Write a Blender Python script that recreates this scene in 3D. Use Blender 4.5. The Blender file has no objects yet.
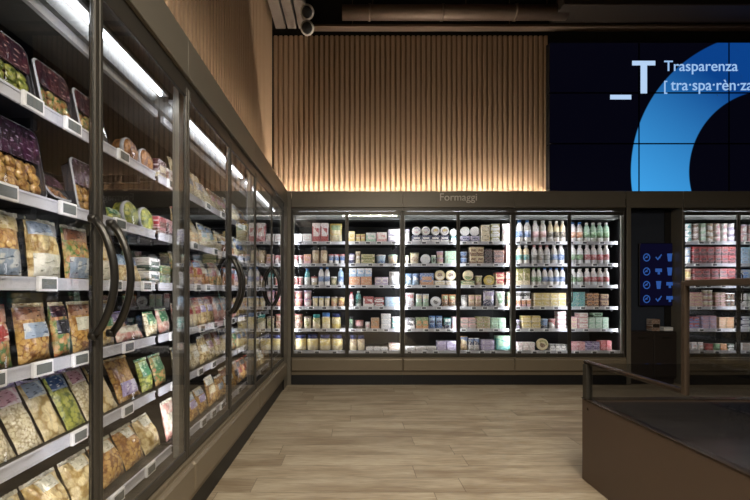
import bpy, math, random
from mathutils import Vector, Matrix, noise
R = math.radians
random.seed(7)
SC = bpy.context.scene
COL = SC.collection
F, PX, PY, EYE = 401.0, 352.0, 291.0, 1.163

# ------------------------------------------------------------------ colours and materials
def lin(c):
    c = c / 255.0
    return c / 12.92 if c <= 0.04045 else ((c + 0.055) / 1.055) ** 2.4
def rgb(h):
    return (lin(int(h[0:2], 16)), lin(int(h[2:4], 16)), lin(int(h[4:6], 16)), 1.0)
PAL = dict(white='f2f0ec', cream='e2d3a8', yellow='dcc468', orange='cc8a50', red='b02c34', pink='dba4a8', purple='6a5488',
           lavender='b7aed0', navy='1e2a5c', blue='4a7ab8', teal='3f9f9d', green='6a9a66', olive='8a8a3a', tan='b0926a',
           brown='6e4526', black='17171a', grey='9a9a98', maroon='4a1526', silver='d8dce0', mint='a9d4b8')
PAL['dark green'] = '1f4a35'; PAL['pale blue'] = '9cc3e2'
def pc(n): return rgb(PAL[n])

MATS = {}
class NT:
    def __init__(s, name):
        s.m = bpy.data.materials.new(name); s.m.use_nodes = True
        s.t = s.m.node_tree; s.t.nodes.clear()
        s.out = s.n('ShaderNodeOutputMaterial')
    def n(s, kind, **kw):
        nd = s.t.nodes.new(kind)
        for k, v in kw.items():
            if k.startswith('i_'): nd.inputs[k[2:].replace('_', ' ')].default_value = v
            else: setattr(nd, k, v)
        return nd
    def l(s, a, b): s.t.links.new(a, b)
    def math(s, op, a, b=0.0):
        nd = s.n('ShaderNodeMath', operation=op)
        for i, v in enumerate((a, b)):
            if hasattr(v, 'links'): s.l(v, nd.inputs[i])
            else: nd.inputs[i].default_value = v
        return nd.outputs[0]
    def mix(s, f, a, b):
        nd = s.n('ShaderNodeMix', data_type='RGBA')
        for sock, v in ((nd.inputs[0], f), (nd.inputs[6], a), (nd.inputs[7], b)):
            if hasattr(v, 'links'): s.l(v, sock)
            else: sock.default_value = v
        return nd.outputs[2]
    def step(s, v, t, w=0.02):
        nd = s.n('ShaderNodeMapRange'); s.l(v, nd.inputs[0])
        nd.inputs[1].default_value = t - w; nd.inputs[2].default_value = t + w
        return nd.outputs[0]
    def coords(s, scale=(1, 1, 1), kind='Object'):
        tc = s.n('ShaderNodeTexCoord'); mp = s.n('ShaderNodeMapping')
        mp.inputs['Scale'].default_value = scale
        s.l(tc.outputs[kind], mp.inputs[0]); return mp.outputs[0]
    def noise(s, vec, scale, detail=2.0):
        nd = s.n('ShaderNodeTexNoise'); s.l(vec, nd.inputs['Vector'])
        nd.inputs['Scale'].default_value = scale; nd.inputs['Detail'].default_value = detail
        return nd.outputs[0]
    def bsdf(s, col, rough=0.5, metal=0.0, coat=0.0, bump=None, bstr=0.2, bdist=0.01, spec=0.5):
        b = s.n('ShaderNodeBsdfPrincipled')
        if hasattr(col, 'links'): s.l(col, b.inputs['Base Color'])
        else: b.inputs['Base Color'].default_value = col
        if hasattr(rough, 'links'): s.l(rough, b.inputs['Roughness'])
        else: b.inputs['Roughness'].default_value = rough
        b.inputs['Metallic'].default_value = metal
        b.inputs['Coat Weight'].default_value = coat; b.inputs['Coat Roughness'].default_value = 0.12
        b.inputs['Specular IOR Level'].default_value = spec
        if bump is not None:
            bp = s.n('ShaderNodeBump'); bp.inputs['Strength'].default_value = bstr; bp.inputs['Distance'].default_value = bdist
            s.l(bump, bp.inputs['Height']); s.l(bp.outputs[0], b.inputs['Normal'])
            if coat: s.l(bp.outputs[0], b.inputs['Coat Normal'])
        s.l(b.outputs[0], s.out.inputs[0]); return b

def plain(name, hexc, rough=0.5, metal=0.0, var=0.06, scale=30):
    if name in MATS: return MATS[name]
    t = NT(name); v = t.coords(); n = t.noise(v, scale, 3)
    c = rgb(hexc); d = tuple(x * (1 - var * 3) for x in c[:3]) + (1,)
    t.bsdf(t.mix(n, d, tuple(x * (1 + var) for x in c[:3]) + (1,)), rough, metal, bump=n, bstr=0.04)
    MATS[name] = t.m; return t.m

def emit(name, hexc, strength):
    if name in MATS: return MATS[name]
    t = NT(name); e = t.n('ShaderNodeEmission'); e.inputs[0].default_value = rgb(hexc); e.inputs[1].default_value = strength
    t.l(e.outputs[0], t.out.inputs[0]); MATS[name] = t.m; return t.m

def emit_front(name, hexc, strength):
    """a light strip that gives off light on its diffuser side only"""
    t = NT(name); e = t.n('ShaderNodeEmission'); e.inputs[0].default_value = rgb(hexc); e.inputs[1].default_value = strength
    d = t.n('ShaderNodeBsdfDiffuse'); d.inputs[0].default_value = (.05, .05, .05, 1); g = t.n('ShaderNodeNewGeometry')
    m = t.n('ShaderNodeMixShader'); t.l(g.outputs['Backfacing'], m.inputs[0]); t.l(e.outputs[0], m.inputs[1]); t.l(d.outputs[0], m.inputs[2])
    t.l(m.outputs[0], t.out.inputs[0]); return t.m

def glass(name, tint=0.94, boost=1.7, tc=(1, 1, 1)):
    if name in MATS: return MATS[name]
    t = NT(name)
    tr = t.n('ShaderNodeBsdfTransparent'); tr.inputs[0].default_value = (tint * tc[0], tint * tc[1], tint * tc[2], 1)
    tp = t.n('ShaderNodeBsdfTransparent')
    gl = t.n('ShaderNodeBsdfGlossy'); gl.inputs['Roughness'].default_value = 0.015
    fr = t.n('ShaderNodeFresnel'); fr.inputs[0].default_value = 1.45
    ge = t.n('ShaderNodeNewGeometry')
    f = t.math('MINIMUM', t.math('MULTIPLY', fr.outputs[0], boost), 0.9)
    m1 = t.n('ShaderNodeMixShader'); t.l(f, m1.inputs[0]); t.l(tr.outputs[0], m1.inputs[1]); t.l(gl.outputs[0], m1.inputs[2])
    m2 = t.n('ShaderNodeMixShader'); t.l(ge.outputs['Backfacing'], m2.inputs[0]); t.l(m1.outputs[0], m2.inputs[1]); t.l(tp.outputs[0], m2.inputs[2])
    t.l(m2.outputs[0], t.out.inputs[0]); MATS[name] = t.m; return t.m

def printed(c1, c2, c3, sc=38.0, rough=0.35):
    """printed packaging: blocks of the second colour and small print of the third on the first"""
    k = ('printed', c1, c2, c3, sc)
    if k in MATS: return MATS[k]
    t = NT('printed_%s_%s' % (c1.replace(' ', ''), c2.replace(' ', '')))
    var = sum(map(ord, c1 + c2 + c3)) % 4
    gsp = t.n('ShaderNodeSeparateXYZ'); t.l(t.coords(kind='Generated'), gsp.inputs[0]); gx, gz = gsp.outputs[0], gsp.outputs[2]
    v = t.coords((1, 0.05, 1.0)); v2 = t.coords((0.8, 0.05, 2.6)); nn = t.noise(v, sc, 1)
    wob = t.math('MULTIPLY', t.math('SUBTRACT', nn, .5), .22)
    if var == 0: d = t.math('SUBTRACT', .24, t.math('ABSOLUTE', t.math('SUBTRACT', gz, .66)))
    elif var == 1: d = t.math('SUBTRACT', .42, gz)
    elif var == 2:
        ex = t.math('MULTIPLY', t.math('SUBTRACT', gx, .5), 1.0); ez = t.math('MULTIPLY', t.math('SUBTRACT', gz, .5), 1.2)
        d = t.math('SUBTRACT', .33, t.math('SQRT', t.math('ADD', t.math('MULTIPLY', ex, ex), t.math('MULTIPLY', ez, ez))))
    else: d = t.math('SUBTRACT', t.math('ADD', gz, t.math('MULTIPLY', gx, .5)), .85)
    col = t.mix(t.step(t.math('ADD', d, wob), 0.0, 0.015), pc(c1), pc(c2))
    col = t.mix(t.step(t.noise(v2, sc * 2.2, 1), 0.60, 0.015), col, pc(c3))
    col = t.mix(t.math('MULTIPLY', t.step(t.noise(t.coords((1.3, .05, 1.6)), sc * 3.1, 1), 0.58, 0.02), .75), col, rgb('efece6'))
    col = t.mix(t.math('MULTIPLY', t.step(t.noise(t.coords((1.1, .3, 2.4)), sc * 3.7, 1), 0.64, 0.02), .7), col, rgb('3a3a44'))
    t.bsdf(col, rough, coat=0.3); MATS[k] = t.m; return t.m

def food(key, ca, cb, cc, scale=70.0, coat=0.9, wr=16):
    """clear film over pasta, cheese or bread: coloured cells below creased glossy plastic"""
    k = ('food', key)
    if k in MATS: return MATS[k]
    t = NT('film_over_' + key); v = t.coords()
    vo = t.n('ShaderNodeTexVoronoi'); t.l(v, vo.inputs['Vector']); vo.inputs['Scale'].default_value = scale
    n = t.noise(v, 28, 3)
    c = t.mix(vo.outputs['Color'], rgb(ca), rgb(cb)); c = t.mix(t.step(vo.outputs['Distance'], 0.62, 0.12), c, rgb(cc))
    c = t.mix(t.step(n, 0.62, 0.1), c, rgb(cc))
    w = t.noise(t.coords((1, 1, 0.5)), wr, 4)
    t.bsdf(c, 0.3, coat=coat, bump=w, bstr=1.0, bdist=0.035); MATS[k] = t.m; return t.m

def film(key, c1, c2, c3, sc=16.0):
    """printed glossy bag film with creases"""
    k = ('filmp', key)
    if k in MATS: return MATS[k]
    t = NT('bag_print_' + key); v = t.coords((1, .05, 1)); v2 = t.coords((0.7, .05, 2.2))
    col = t.mix(t.step(t.noise(v, sc, 2), 0.52, 0.02), rgb(c1), rgb(c2))
    col = t.mix(t.step(t.noise(v2, sc * 4, 1), 0.63, 0.02), col, rgb(c3))
    w = t.noise(t.coords((1, 1, 0.4)), 20, 4)
    t.bsdf(col, 0.3, coat=0.8, bump=w, bstr=0.8, bdist=0.02); MATS[k] = t.m; return t.m

# ------------------------------------------------------------------ mesh building
class MB:
    def __init__(s): s.v = []; s.f = []; s.mi = []; s.sm = []
    def add(s, vs, fs, mi=0, sm=False):
        b = len(s.v); s.v += [tuple(v) for v in vs]
        for f in fs: s.f.append(tuple(b + i for i in f)); s.mi.append(mi); s.sm.append(sm)
    def box(s, x0, x1, y0, y1, z0, z1, mi=0, bev=0.0):
        if bev <= 0:
            vs = [(x, y, z) for z in (z0, z1) for x, y in ((x0, y0), (x1, y0), (x1, y1), (x0, y1))]
            s.add(vs, [(3, 2, 1, 0), (4, 5, 6, 7), (0, 1, 5, 4), (1, 2, 6, 5), (2, 3, 7, 6), (3, 0, 4, 7)], mi); return
        b = min(bev, (x1 - x0) * .45, (y1 - y0) * .45, (z1 - z0) * .45); vs = []
        def ring(i, z):
            X0, X1, Y0, Y1 = x0 + i, x1 - i, y0 + i, y1 - i; c = b - i
            return [(X0 + c, Y0, z), (X1 - c, Y0, z), (X1, Y0 + c, z), (X1, Y1 - c, z), (X1 - c, Y1, z), (X0 + c, Y1, z), (X0, Y1 - c, z), (X0, Y0 + c, z)]
        for i, z in ((b * .99, z0), (0, z0 + b), (0, z1 - b), (b * .99, z1)): vs += ring(i, z)
        fs = [tuple(reversed(range(8))), tuple(range(24, 32))]
        for k in range(3):
            for j in range(8): a = k * 8; fs.append((a + j, a + (j + 1) % 8, a + 8 + (j + 1) % 8, a + 8 + j))
        s.add(vs, fs, mi)
    def lathe(s, prof, n=20, c=(0, 0, 0), axis='z', mis=None, sm=True, mi=0):
        vs = []; k = len(prof)
        for r, h in prof:
            for j in range(n):
                a = 2 * math.pi * j / n; x, y = r * math.cos(a), r * math.sin(a)
                p = (x, y, h) if axis == 'z' else ((x, -h, y) if axis == 'y' else (h, x, y))
                vs.append((p[0] + c[0], p[1] + c[1], p[2] + c[2]))
        for i in range(k - 1):
            fs = [(i * n + j, i * n + (j + 1) % n, (i + 1) * n + (j + 1) % n, (i + 1) * n + j) for j in range(n)]
            b = len(s.v) if i == 0 else b
            if i == 0: s.v += vs
            for f in fs: s.f.append(tuple(b + q for q in f)); s.mi.append(mis[i] if mis else mi); s.sm.append(sm)
        if prof[0][0] > 1e-6: s.f.append(tuple(b + j for j in reversed(range(n)))); s.mi.append(mis[0] if mis else mi); s.sm.append(False)
        if prof[-1][0] > 1e-6: s.f.append(tuple(b + (k - 1) * n + j for j in range(n))); s.mi.append(mis[-1] if mis else mi); s.sm.append(False)
    def tube(s, pts, r, n=10, mi=0, flat=1.0):
        pts = [Vector(p) for p in pts]; vs = []
        for i, p in enumerate(pts):
            d = (pts[min(i + 1, len(pts) - 1)] - pts[max(i - 1, 0)]).normalized()
            u = d.cross(Vector((0, 1, 0.01)) if abs(d.y) < .9 else Vector((1, 0, 0))).normalized(); w = d.cross(u)
            for j in range(n):
                a = 2 * math.pi * j / n; vs.append(p + u * math.cos(a) * r * flat + w * math.sin(a) * r)
        fs = [tuple(reversed(range(n))), tuple((len(pts) - 1) * n + j for j in range(n))]
        for i in range(len(pts) - 1):
            for j in range(n): fs.append((i * n + j, i * n + (j + 1) % n, (i + 1) * n + (j + 1) % n, (i + 1) * n + j))
        s.add(vs, fs, mi, True)
    def mesh(s, name, mats):
        me = bpy.data.meshes.new(name); me.from_pydata(s.v, [], s.f)
        for m in (mats if isinstance(mats, (list, tuple)) else [mats]): me.materials.append(m)
        me.polygons.foreach_set('material_index', s.mi); me.polygons.foreach_set('use_smooth', s.sm)
        me.update(); return me
def link(name, me, parent=None, loc=(0, 0, 0), rot=(0, 0, 0)):
    o = bpy.data.objects.new(name, me); COL.objects.link(o); o.location = loc; o.rotation_euler = rot
    if parent: o.parent = parent
    return o
def tag(o, label=None, cat=None, group=None, kind=None):
    if label: o['label'] = label
    if cat: o['category'] = cat
    if group: o['group'] = group
    if kind: o['kind'] = kind
    return o
def empty(name, loc=(0, 0, 0), rot=(0, 0, 0)): return link(name, None, None, loc, rot)

# ------------------------------------------------------------------ shared materials
M_fascia = plain('olive_bronze_metal', '767064', 0.42, 0.35, 0.03, 3)
M_frame = plain('dark_bronze_frame', '46433d', 0.38, 0.5, 0.03, 8)
M_post = plain('grey_post', '8d8a80', 0.4, 0.3, 0.03, 8)
M_bumper = plain('bronze_bumper', '796e5c', 0.4, 0.3, 0.04, 4)
M_black = plain('black_plastic', '08080a', 0.5)
M_inner = plain('dark_interior', '08080a', 0.45)
M_canopy = plain('grey_canopy', '5b5c57', 0.45, 0.2)
M_shelf = plain('charcoal_shelf', '1b1c1f', 0.4, 0.3)
M_rail = plain('white_rail', 'c2c3c8', 0.35)
M_tag = plain('tag_white', 'f0f0ee', 0.35)
M_lcd = plain('tag_grey_screen', '6f7472', 0.25)
M_lcd2 = plain('tag_dark_print', '55565a', 0.3)
M_glass = glass('door_glass', .94, 2.4)
M_guard = glass('shelf_guard_acrylic', .97, .35)
M_clear = glass('clear_plastic', 0.95, 1.3)
M_handle = plain('handle_dark_metal', '34322e', 0.3, 0.6, 0.03)
M_led = emit('led_white', 'f4f7ff', 17.0)
M_ledv = emit_front('led_white_vertical', 'f6f6ff', 17.0)
M_ledb = emit_front('led_white_bright', 'f4f7ff', 38.0)
M_ledbar = plain('led_housing', 'b9bbbb', 0.4)
M_pcream = plain('pale_plastic', 'dcdcd6', 0.35)

# ------------------------------------------------------------------ the room
def structure(name, me): return tag(link(name, me), kind='structure')
def floor_material():
    t = NT('oak_plank_floor'); v = t.coords()
    sp = t.n('ShaderNodeSeparateXYZ'); t.l(v, sp.inputs[0]); RH, BL = .178, 1.25
    yr = t.math('DIVIDE', sp.outputs[1], RH); row = t.math('FLOOR', yr)
    w1 = t.n('ShaderNodeTexWhiteNoise', noise_dimensions='1D'); t.l(row, w1.inputs['W'])
    xr = t.math('DIVIDE', t.math('ADD', sp.outputs[0], t.math('MULTIPLY', w1.outputs[0], 7.0)), BL); pl = t.math('FLOOR', xr)
    cb = t.n('ShaderNodeCombineXYZ'); t.l(row, cb.inputs[0]); t.l(pl, cb.inputs[1])
    w2 = t.n('ShaderNodeTexWhiteNoise', noise_dimensions='2D'); t.l(cb.outputs[0], w2.inputs['Vector'])
    fy_ = t.math('FRACT', yr); fx_ = t.math('FRACT', xr)
    seam = t.math('MAXIMUM', t.math('LESS_THAN', fy_, .022), t.math('LESS_THAN', fx_, .004))
    gv = t.n('ShaderNodeVectorMath', operation='ADD'); sc_ = t.n('ShaderNodeVectorMath', operation='SCALE'); t.l(w2.outputs['Color'], sc_.inputs[0]); sc_.inputs[3].default_value = 9.0
    t.l(v, gv.inputs[0]); t.l(sc_.outputs[0], gv.inputs[1])
    def gn(s3, scale, det):
        mp = t.n('ShaderNodeMapping'); mp.inputs['Scale'].default_value = s3; t.l(gv.outputs[0], mp.inputs[0]); return t.noise(mp.outputs[0], scale, det)
    g = gn((0.9, 14, 1), 5.0, 6); g2 = gn((0.6, 3, 1), 3.2, 4); g3 = gn((2.0, 55, 1), 5.0, 4)
    c = t.mix(w2.outputs[0], rgb('82745f'), rgb('aa9d86'))
    c = t.mix(t.math('MULTIPLY', t.step(g, 0.5, 0.16), .75), c, rgb('76654f'))
    c = t.mix(t.math('MULTIPLY', t.step(g2, 0.52, 0.12), 0.6), c, rgb('b5aa94'))
    c = t.mix(t.math('MULTIPLY', t.step(g3, 0.56, 0.12), 0.6), c, rgb('655440'))
    c = t.mix(t.math('MULTIPLY', seam, 0.6), c, rgb('453828'))
    t.bsdf(c, 0.42, bump=g3, bstr=0.08, spec=0.4); return t.m
b = MB(); b.box(-3.0, 9.0, -4.0, 9.0, -0.1, 0.0); structure('floor', b.mesh('floor', floor_material()))
M_dark = plain('dark_ceiling_paint', '16120f', 0.8)
b = MB(); b.box(-3.0, 9.0, -4.0, 9.0, 5.6, 5.7); structure('ceiling', b.mesh('ceiling', M_dark))
M_wall = plain('dark_wall_paint', '1d1b19', 0.8)
b = MB(); b.box(-3.0, 9.0, -4.1, -4.0, 0, 5.6); structure('wall_front', b.mesh('wall_front', M_wall))
b = MB(); b.box(9.0, 9.1, -4.0, 9.0, 0, 5.6); structure('wall_right', b.mesh('wall_right', M_wall))
b = MB(); b.box(-1.75, -1.65, -4.0, 6.0, 0, 5.6); structure('wall_left_outer', b.mesh('wall_left_outer', M_wall))
# the wall behind the cabinets, with the opening of the passage
b = MB()
b.box(-1.65, 9.0, 5.78, 5.88, 0, 5.6)
structure('wall_back_outer', b.mesh('wall_back_outer', M_wall))

def wood():
    t = NT('oak_slats'); g = t.noise(t.coords((18, 18, 1.2)), 3.0, 5)
    oi = t.coords((15.15, 15.15, 0.02)); n2 = t.noise(oi, 1.0, 0)
    c = t.mix(g, rgb('a58b70'), rgb('c0a68c')); c = t.mix(t.step(n2, 0.5, 0.2), c, rgb('ae9479'))
    t.bsdf(c, 0.55, bump=g, bstr=0.05); return t.m
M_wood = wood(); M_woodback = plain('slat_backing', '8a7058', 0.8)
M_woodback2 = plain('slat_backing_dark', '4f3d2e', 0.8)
SL = 0.066
def slat_wall(name, along, a0, a1, pos, z0, z1):
    b = MB(); n = int((a1 - a0) / SL)
    for i in range(n):
        c = a0 + (i + .5) * (a1 - a0) / n
        if along == 'x': b.box(c - .020, c + .020, pos + .008, pos + .03, z0, z1, 0, .004)
        else: b.box(pos - .03, pos - .008, c - .020, c + .020, z0, z1, 0, .004)
    if along == 'x': b.box(a0, a1, pos + .03, pos + .05, z0, z1, 1)
    else: b.box(pos - .05, pos - .03, a0, a1, z0, z1, 1)
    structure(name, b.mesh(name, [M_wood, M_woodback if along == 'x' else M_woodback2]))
YB, XL = 5.20, -1.025
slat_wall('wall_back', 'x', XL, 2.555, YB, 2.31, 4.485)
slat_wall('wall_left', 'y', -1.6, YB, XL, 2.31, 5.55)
# wall behind the slatted cladding
b = MB(); b.box(XL - .04, 9, YB + .055, YB + .11, 2.31, 5.6); structure('wall_back_upper', b.mesh('wall_back_upper', M_wall))

# ------------------------------------------------------------------ refrigerated cabinets
MW, DW = 1.376, 0.688
TOPZ, FAS0, DT, DB = 2.40, 2.195, 2.150, 0.346
def door_mesh():
    b = MB(); w = DW - .006; s = .020
    b.box(0.002, s, 0, .018, DB, DT, 0, .003); b.box(w - s + .003, w + .004, 0, .018, DB, DT, 0, .003)
    b.box(s, w - s + .003, 0, .018, DT - .048, DT, 0, .003); b.box(s, w - s + .003, 0, .018, DB, DB + .045, 0, .003)
    return b.mesh('door', M_frame)
def pane_mesh():
    b = MB(); b.box(.020, DW - .023, .006, .012, DB + .045, DT - .048); return b.mesh('glass_pane', M_glass)
def handle_mesh():
    b = MB(); pts = []
    for i in range(15):
        t = i / 14; z = 1.025 + .36 * t; y = -.012 - .062 * math.sin(math.pi * t) ** .75; pts.append((0, y, z))
    b.tube(pts, .012, 10, flat=1.0)
    b.lathe([(.013, -.002), (.013, .02)], 12, (0, 0, 1.025), 'y'); b.lathe([(.013, -.002), (.013, .02)], 12, (0, 0, 1.385), 'y')
    return b.mesh('handle', M_handle)
ME_door, ME_pane, ME_handle = door_mesh(), pane_mesh(), handle_mesh()
def slim_handle():
    b = MB(); b.tube([(0, -.006, 1.02), (0, -.028, 1.04), (0, -.03, 1.2), (0, -.028, 1.36), (0, -.006, 1.38)], .006, 8); return b.mesh('handle', M_frame)
ME_slim = slim_handle()
def shelf_mesh(y0, y1):
    b = MB(); b.box(.02, MW - .02, y0, y1, -.012, .012, 0, .003)
    b.box(.05, .075, y0 + .05, y1, -.045, -.012, 0); b.box(MW - .075, MW - .05, y0 + .05, y1, -.045, -.012, 0)
    b.box(MW / 2 - .012, MW / 2 + .012, y0 + .05, y1, -.045, -.012, 0)
    return b.mesh('shelf', M_shelf)
def rail_mesh(y0):
    b = MB(); b.box(.02, MW - .02, y0 - .008, y0, -.02, .02, 0, .003); b.box(.02, MW - .02, y0 - .011, y0 - .008, .012, .019, 0); b.box(.02, MW - .02, y0 - .011, y0 - .008, -.02, -.014, 0)
    return b.mesh('price_rail', M_rail)
def tagm(w, h, m):
    b = MB(); b.box(-w / 2, w / 2, -.012, 0, -h / 2, h / 2, 0, .002); b.box(-w * .38, w * .38, -.0135, -.012, -h * .33, h * .33, 1)
    return b.mesh('price_tag', [M_tag, m])
TAGS = tagm(.066, .034, M_lcd2), tagm(.078, .046, M_lcd)
BZ = [1.771, 1.493, 1.22, .948, .669, .396]
LZ = [1.719, 1.435, 1.185, .927, .662, .400]
CACHE = {}
def cached(k, fn):
    if k not in CACHE: CACHE[k] = fn()
    return CACHE[k]
def fridge(origin, rz, label, group, zs, fy, big, pull=1, end=None):
    r = empty('glass_door_fridge', origin, (0, 0, rz)); tag(r, label, 'fridge', group)
    def part(name, fn, mats, parent=r):
        b = MB(); fn(b); return link(name, b.mesh(name, mats), parent)
    def carcass(b):
        b.box(0, MW, .76, .80, .148, 2.30); b.box(0, MW, .0 + .03, .76, .148, .36)
        if end == 'right': b.box(MW, MW + .01, 0.0, .80, 0, 2.30)
        if end == 'left': b.box(-.004, 0, 0.0, .80, 0, 2.30)
        if end == 'far': b.box(MW, MW + .004, 0.0, .80, 0, 2.30)
    part('carcass', carcass, M_inner)
    cz = 2.03 if big else 2.075
    part('canopy', lambda b: (b.box(0, MW, .13, .34, cz, cz + .03, 0), b.box(0, MW, .34, .76, cz, cz + .03, 1), b.box(0, MW, .05, .76, 2.16, 2.19, 0),
                              b.box(0, MW, .115, .13, cz, 2.16, 0)), [M_canopy, M_inner])
    part('fascia', lambda b: (b.box(0, MW, 0, .02, FAS0, TOPZ, 0, .002), b.box(0, MW, .02, .05, TOPZ - .02, TOPZ, 0), b.box(0, MW, -.012, 0, FAS0, FAS0 + .02, 0, .003)), M_fascia)
    part('top_frame', lambda b: b.box(0, MW, .006, .05, DT + .003, FAS0, 0), M_frame)
    part('bumper', lambda b: (b.box(0, MW, -.035, .03, .175, DB - .02, 0, .012), b.box(0, MW, -.012, .03, DB - .02, DB - .004, 0), b.box(0, MW, 0, .03, .125, .175, 0)), M_bumper)
    part('kick_plate', lambda b: b.box(0, MW, .012, .06, 0, .148, 0), M_black)
    for x0, x1, d in ((0, .03, .062), (MW - .03, MW, .062)):
        po = part('post', lambda b: b.box(x0, x1, .033, d, DB, DT, 0, .002), M_post)
    part('mullion', lambda b: b.box(DW - .009, DW + .009, .019, .025, DB, DT, 0, .002), M_frame)
    for x, y, sg in ((.013, .0625, 1), (MW - .013, .0625, -1), (DW + .001, .0255, 1), (DW - .001, .0255, -1)):
        z0, z1 = DB + .08, DT - .08; k = 1.0 if abs(x - DW) > .1 else .55
        A = (x, y + .016 * k); B = (x + sg * .013 * k, y + .001); C = (x, y)
        if big and sg < 0: A = (x, y + .0022); B = (x - .015 * k, y + .002)
        def housing(b):
            q = [C, B, A] if sg > 0 else [C, A, B]
            b.add([(p[0], p[1], z) for z in (z0, z1) for p in q], [(2, 1, 0), (3, 4, 5), (0, 1, 4, 3), (1, 2, 5, 4), (2, 0, 3, 5)])
        v = part('vertical_lamp', housing, M_frame if k < 1 else M_ledbar)
        e = .0008
        vs = [(A[0] + sg * e, A[1] + e, z0 + .02), (A[0] + sg * e, A[1] + e, z1 - .02), (B[0] + sg * e, B[1] + e, z1 - .02), (B[0] + sg * e, B[1] + e, z0 + .02)]
        part('led_strip', lambda b: b.add(vs, [(0, 1, 2, 3) if sg > 0 else (3, 2, 1, 0)]), M_ledv if big else M_ledb, v)
    # lamp behind the door head
    part('lamp_housing', lambda b: (b.box(.03, MW - .03, .085, .111, 2.098 if big else 2.158, 2.112 if big else 2.16), b.box(.03, MW - .03, .135, .15, cz - (.03 if big else .004), cz)), M_ledbar)
    part('led_tube', lambda b: b.lathe([(.0085, .08), (.0085, MW - .08)], 10, (0, .098, 2.085 if big else 2.146), 'x'), M_led if big else M_ledb)
    for k in range(2):
        d = link('door', ME_door, r, (k * DW, 0, 0)); link('glass_pane', ME_pane, d)
        link('handle', ME_handle if big else ME_slim, d, ((DW - (.045 if big else .014)) if k == 0 else (.045 if big else .014), 0, 0))
    for i, z in enumerate(zs):
        y0 = fy if i < 5 else .08; y1 = .60 if i < 5 else .74
        s = link('shelf', cached(('sh', y0, y1), lambda: shelf_mesh(y0, y1)), r, (0, 0, z))
        link('price_rail', cached(('ra', y0), lambda: rail_mesh(y0)), s)
        if big:
            xs = []; x = .12 + .1 * random.random()
            while x < MW - .1: xs.append(x); x += random.choice((.17, .24, .30, .36))
        else:
            xs = []; x = .09
            while x < MW - .08:
                xs.append(x); x += random.choice((.14, .17, .19, .22))
            xs = [q for q in xs if abs(q - DW) > .05]
        for x in xs: link('price_tag', TAGS[1 if big else 0], s, (x, y0 - .008 if True else 0, .0))
        if big:
            g = MB(); g.box(.025, MW - .025, y0 + .001, y0 + .004, .012, .055)
            link('shelf_guard', cached(('gu', y0), lambda: g.mesh('shelf_guard', M_guard)), s)
    return r
YF, XF = 4.96, -0.80
BX = [-.749, .629, 2.007]
bl = ['glass-door fridge on the back wall next to the corner post',
      'glass-door fridge under the Formaggi lettering on the back wall',
      'glass-door fridge of milk bottles beside the dark recess']
backs = [fridge((x, YF, 0), 0, bl[i], 'glass door fridges on the back wall', BZ, .12, False, end={0: 'left', 2: 'right'}.get(i)) for i, x in enumerate(BX)]
fridge((4.102, YF, 0), 0, 'glass-door fridge of red packets beyond the dark recess', 'glass door fridges on the back wall', BZ, .12, False, end='left')
ll = ['glass-door fridge of the side run closest to the viewer', 'side fridge with large tray packs on its upper shelves',
      'side fridge between two thick posts, full of pasta bags', 'side fridge meeting the corner post, mirroring the back wall']
LY = [.584, 1.960, 3.336]
ll = ll[1:]
sides = [fridge((XF, y, 0), R(90), ll[i], 'glass door fridges of the side run', LZ, .16, True, end='far' if i == 2 else None) for i, y in enumerate(LY)]

# corner post between the two runs
b = MB()
b.box(-.9, XF, 4.716, 4.96, 0.0, TOPZ, 0, .003); b.box(-.9, -.754, 4.96, 5.05, 0.0, TOPZ, 0, .003)
tag(link('corner_post', b.mesh('corner_post', M_fascia)), 'olive bronze corner post where the two fridge runs meet', 'post')
# end pillar, header over the passage
b = MB(); b.box(3.397, 3.45, 4.955, 5.76, 0, FAS0, 0, .003); b.box(3.397, 4.096, 4.96, 5.0, FAS0, TOPZ, 0, .002); b.box(4.084, 4.096, 4.955, 5.76, 0, FAS0, 0, .002)
structure('trim_1', b.mesh('trim_1', M_fascia))

# cove lights standing on top of the cabinets, behind the fascia
M_cove = emit('cove_led', 'fff0dc', 330.0)
def cove(name, x0, x1, y0, y1, label, M_cove=M_cove):
    r = empty(name, ((x0 + x1) / 2, (y0 + y1) / 2, 2.19)); tag(r, label, 'light')
    b = MB(); hx, hy = (x1 - x0) / 2, (y1 - y0) / 2
    b.box(-hx, hx, -hy, hy, 0, .05); link('channel', b.mesh('channel', M_frame), r)
    b = MB(); b.box(-hx + .005, hx - .005, -hy + .004, hy - .004, .051, .058); link('diffuser', b.mesh('diffuser', M_cove), r)
cove('cove_light', -1.0, 2.5, 5.09, 5.115, 'warm strip light on the back fridges, washing up the slatted wall')
cove('cove_light', -.882, -.860, -.6, 5.08, 'warm strip light on the side fridges, washing up the slatted wall', emit('cove_led_dim', 'fff0dc', 90.0))

# ------------------------------------------------------------------ lettering helper
def text_obj(name, s, w, h, mat, parent, loc, rot=(R(90), 0, 0), depth=.002, bold=0.0):
    cu = bpy.data.curves.new(name, 'FONT'); cu.body = s; cu.extrude = depth; cu.offset = bold; cu.size = 1.0
    o = bpy.data.objects.new('tmp', cu); COL.objects.link(o)
    dg = bpy.context.evaluated_depsgraph_get(); me = bpy.data.meshes.new_from_object(o.evaluated_get(dg))
    bpy.data.objects.remove(o)
    xs = [v.co.x for v in me.vertices]; ys = [v.co.y for v in me.vertices]
    x0, sx = min(xs), w / (max(xs) - min(xs)); y0, sy = min(ys), h / (max(ys) - min(ys))
    for v in me.vertices: v.co.x = (v.co.x - x0) * sx; v.co.y = (v.co.y - y0) * sy
    me.materials.clear(); me.materials.append(mat); me.name = name
    return link(name, me, parent, loc, rot)
M_letter = plain('letter_grey', 'd8d2c8', 0.4)
fas = [c for c in backs[1].children if c.name.startswith('fascia')][0]
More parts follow.
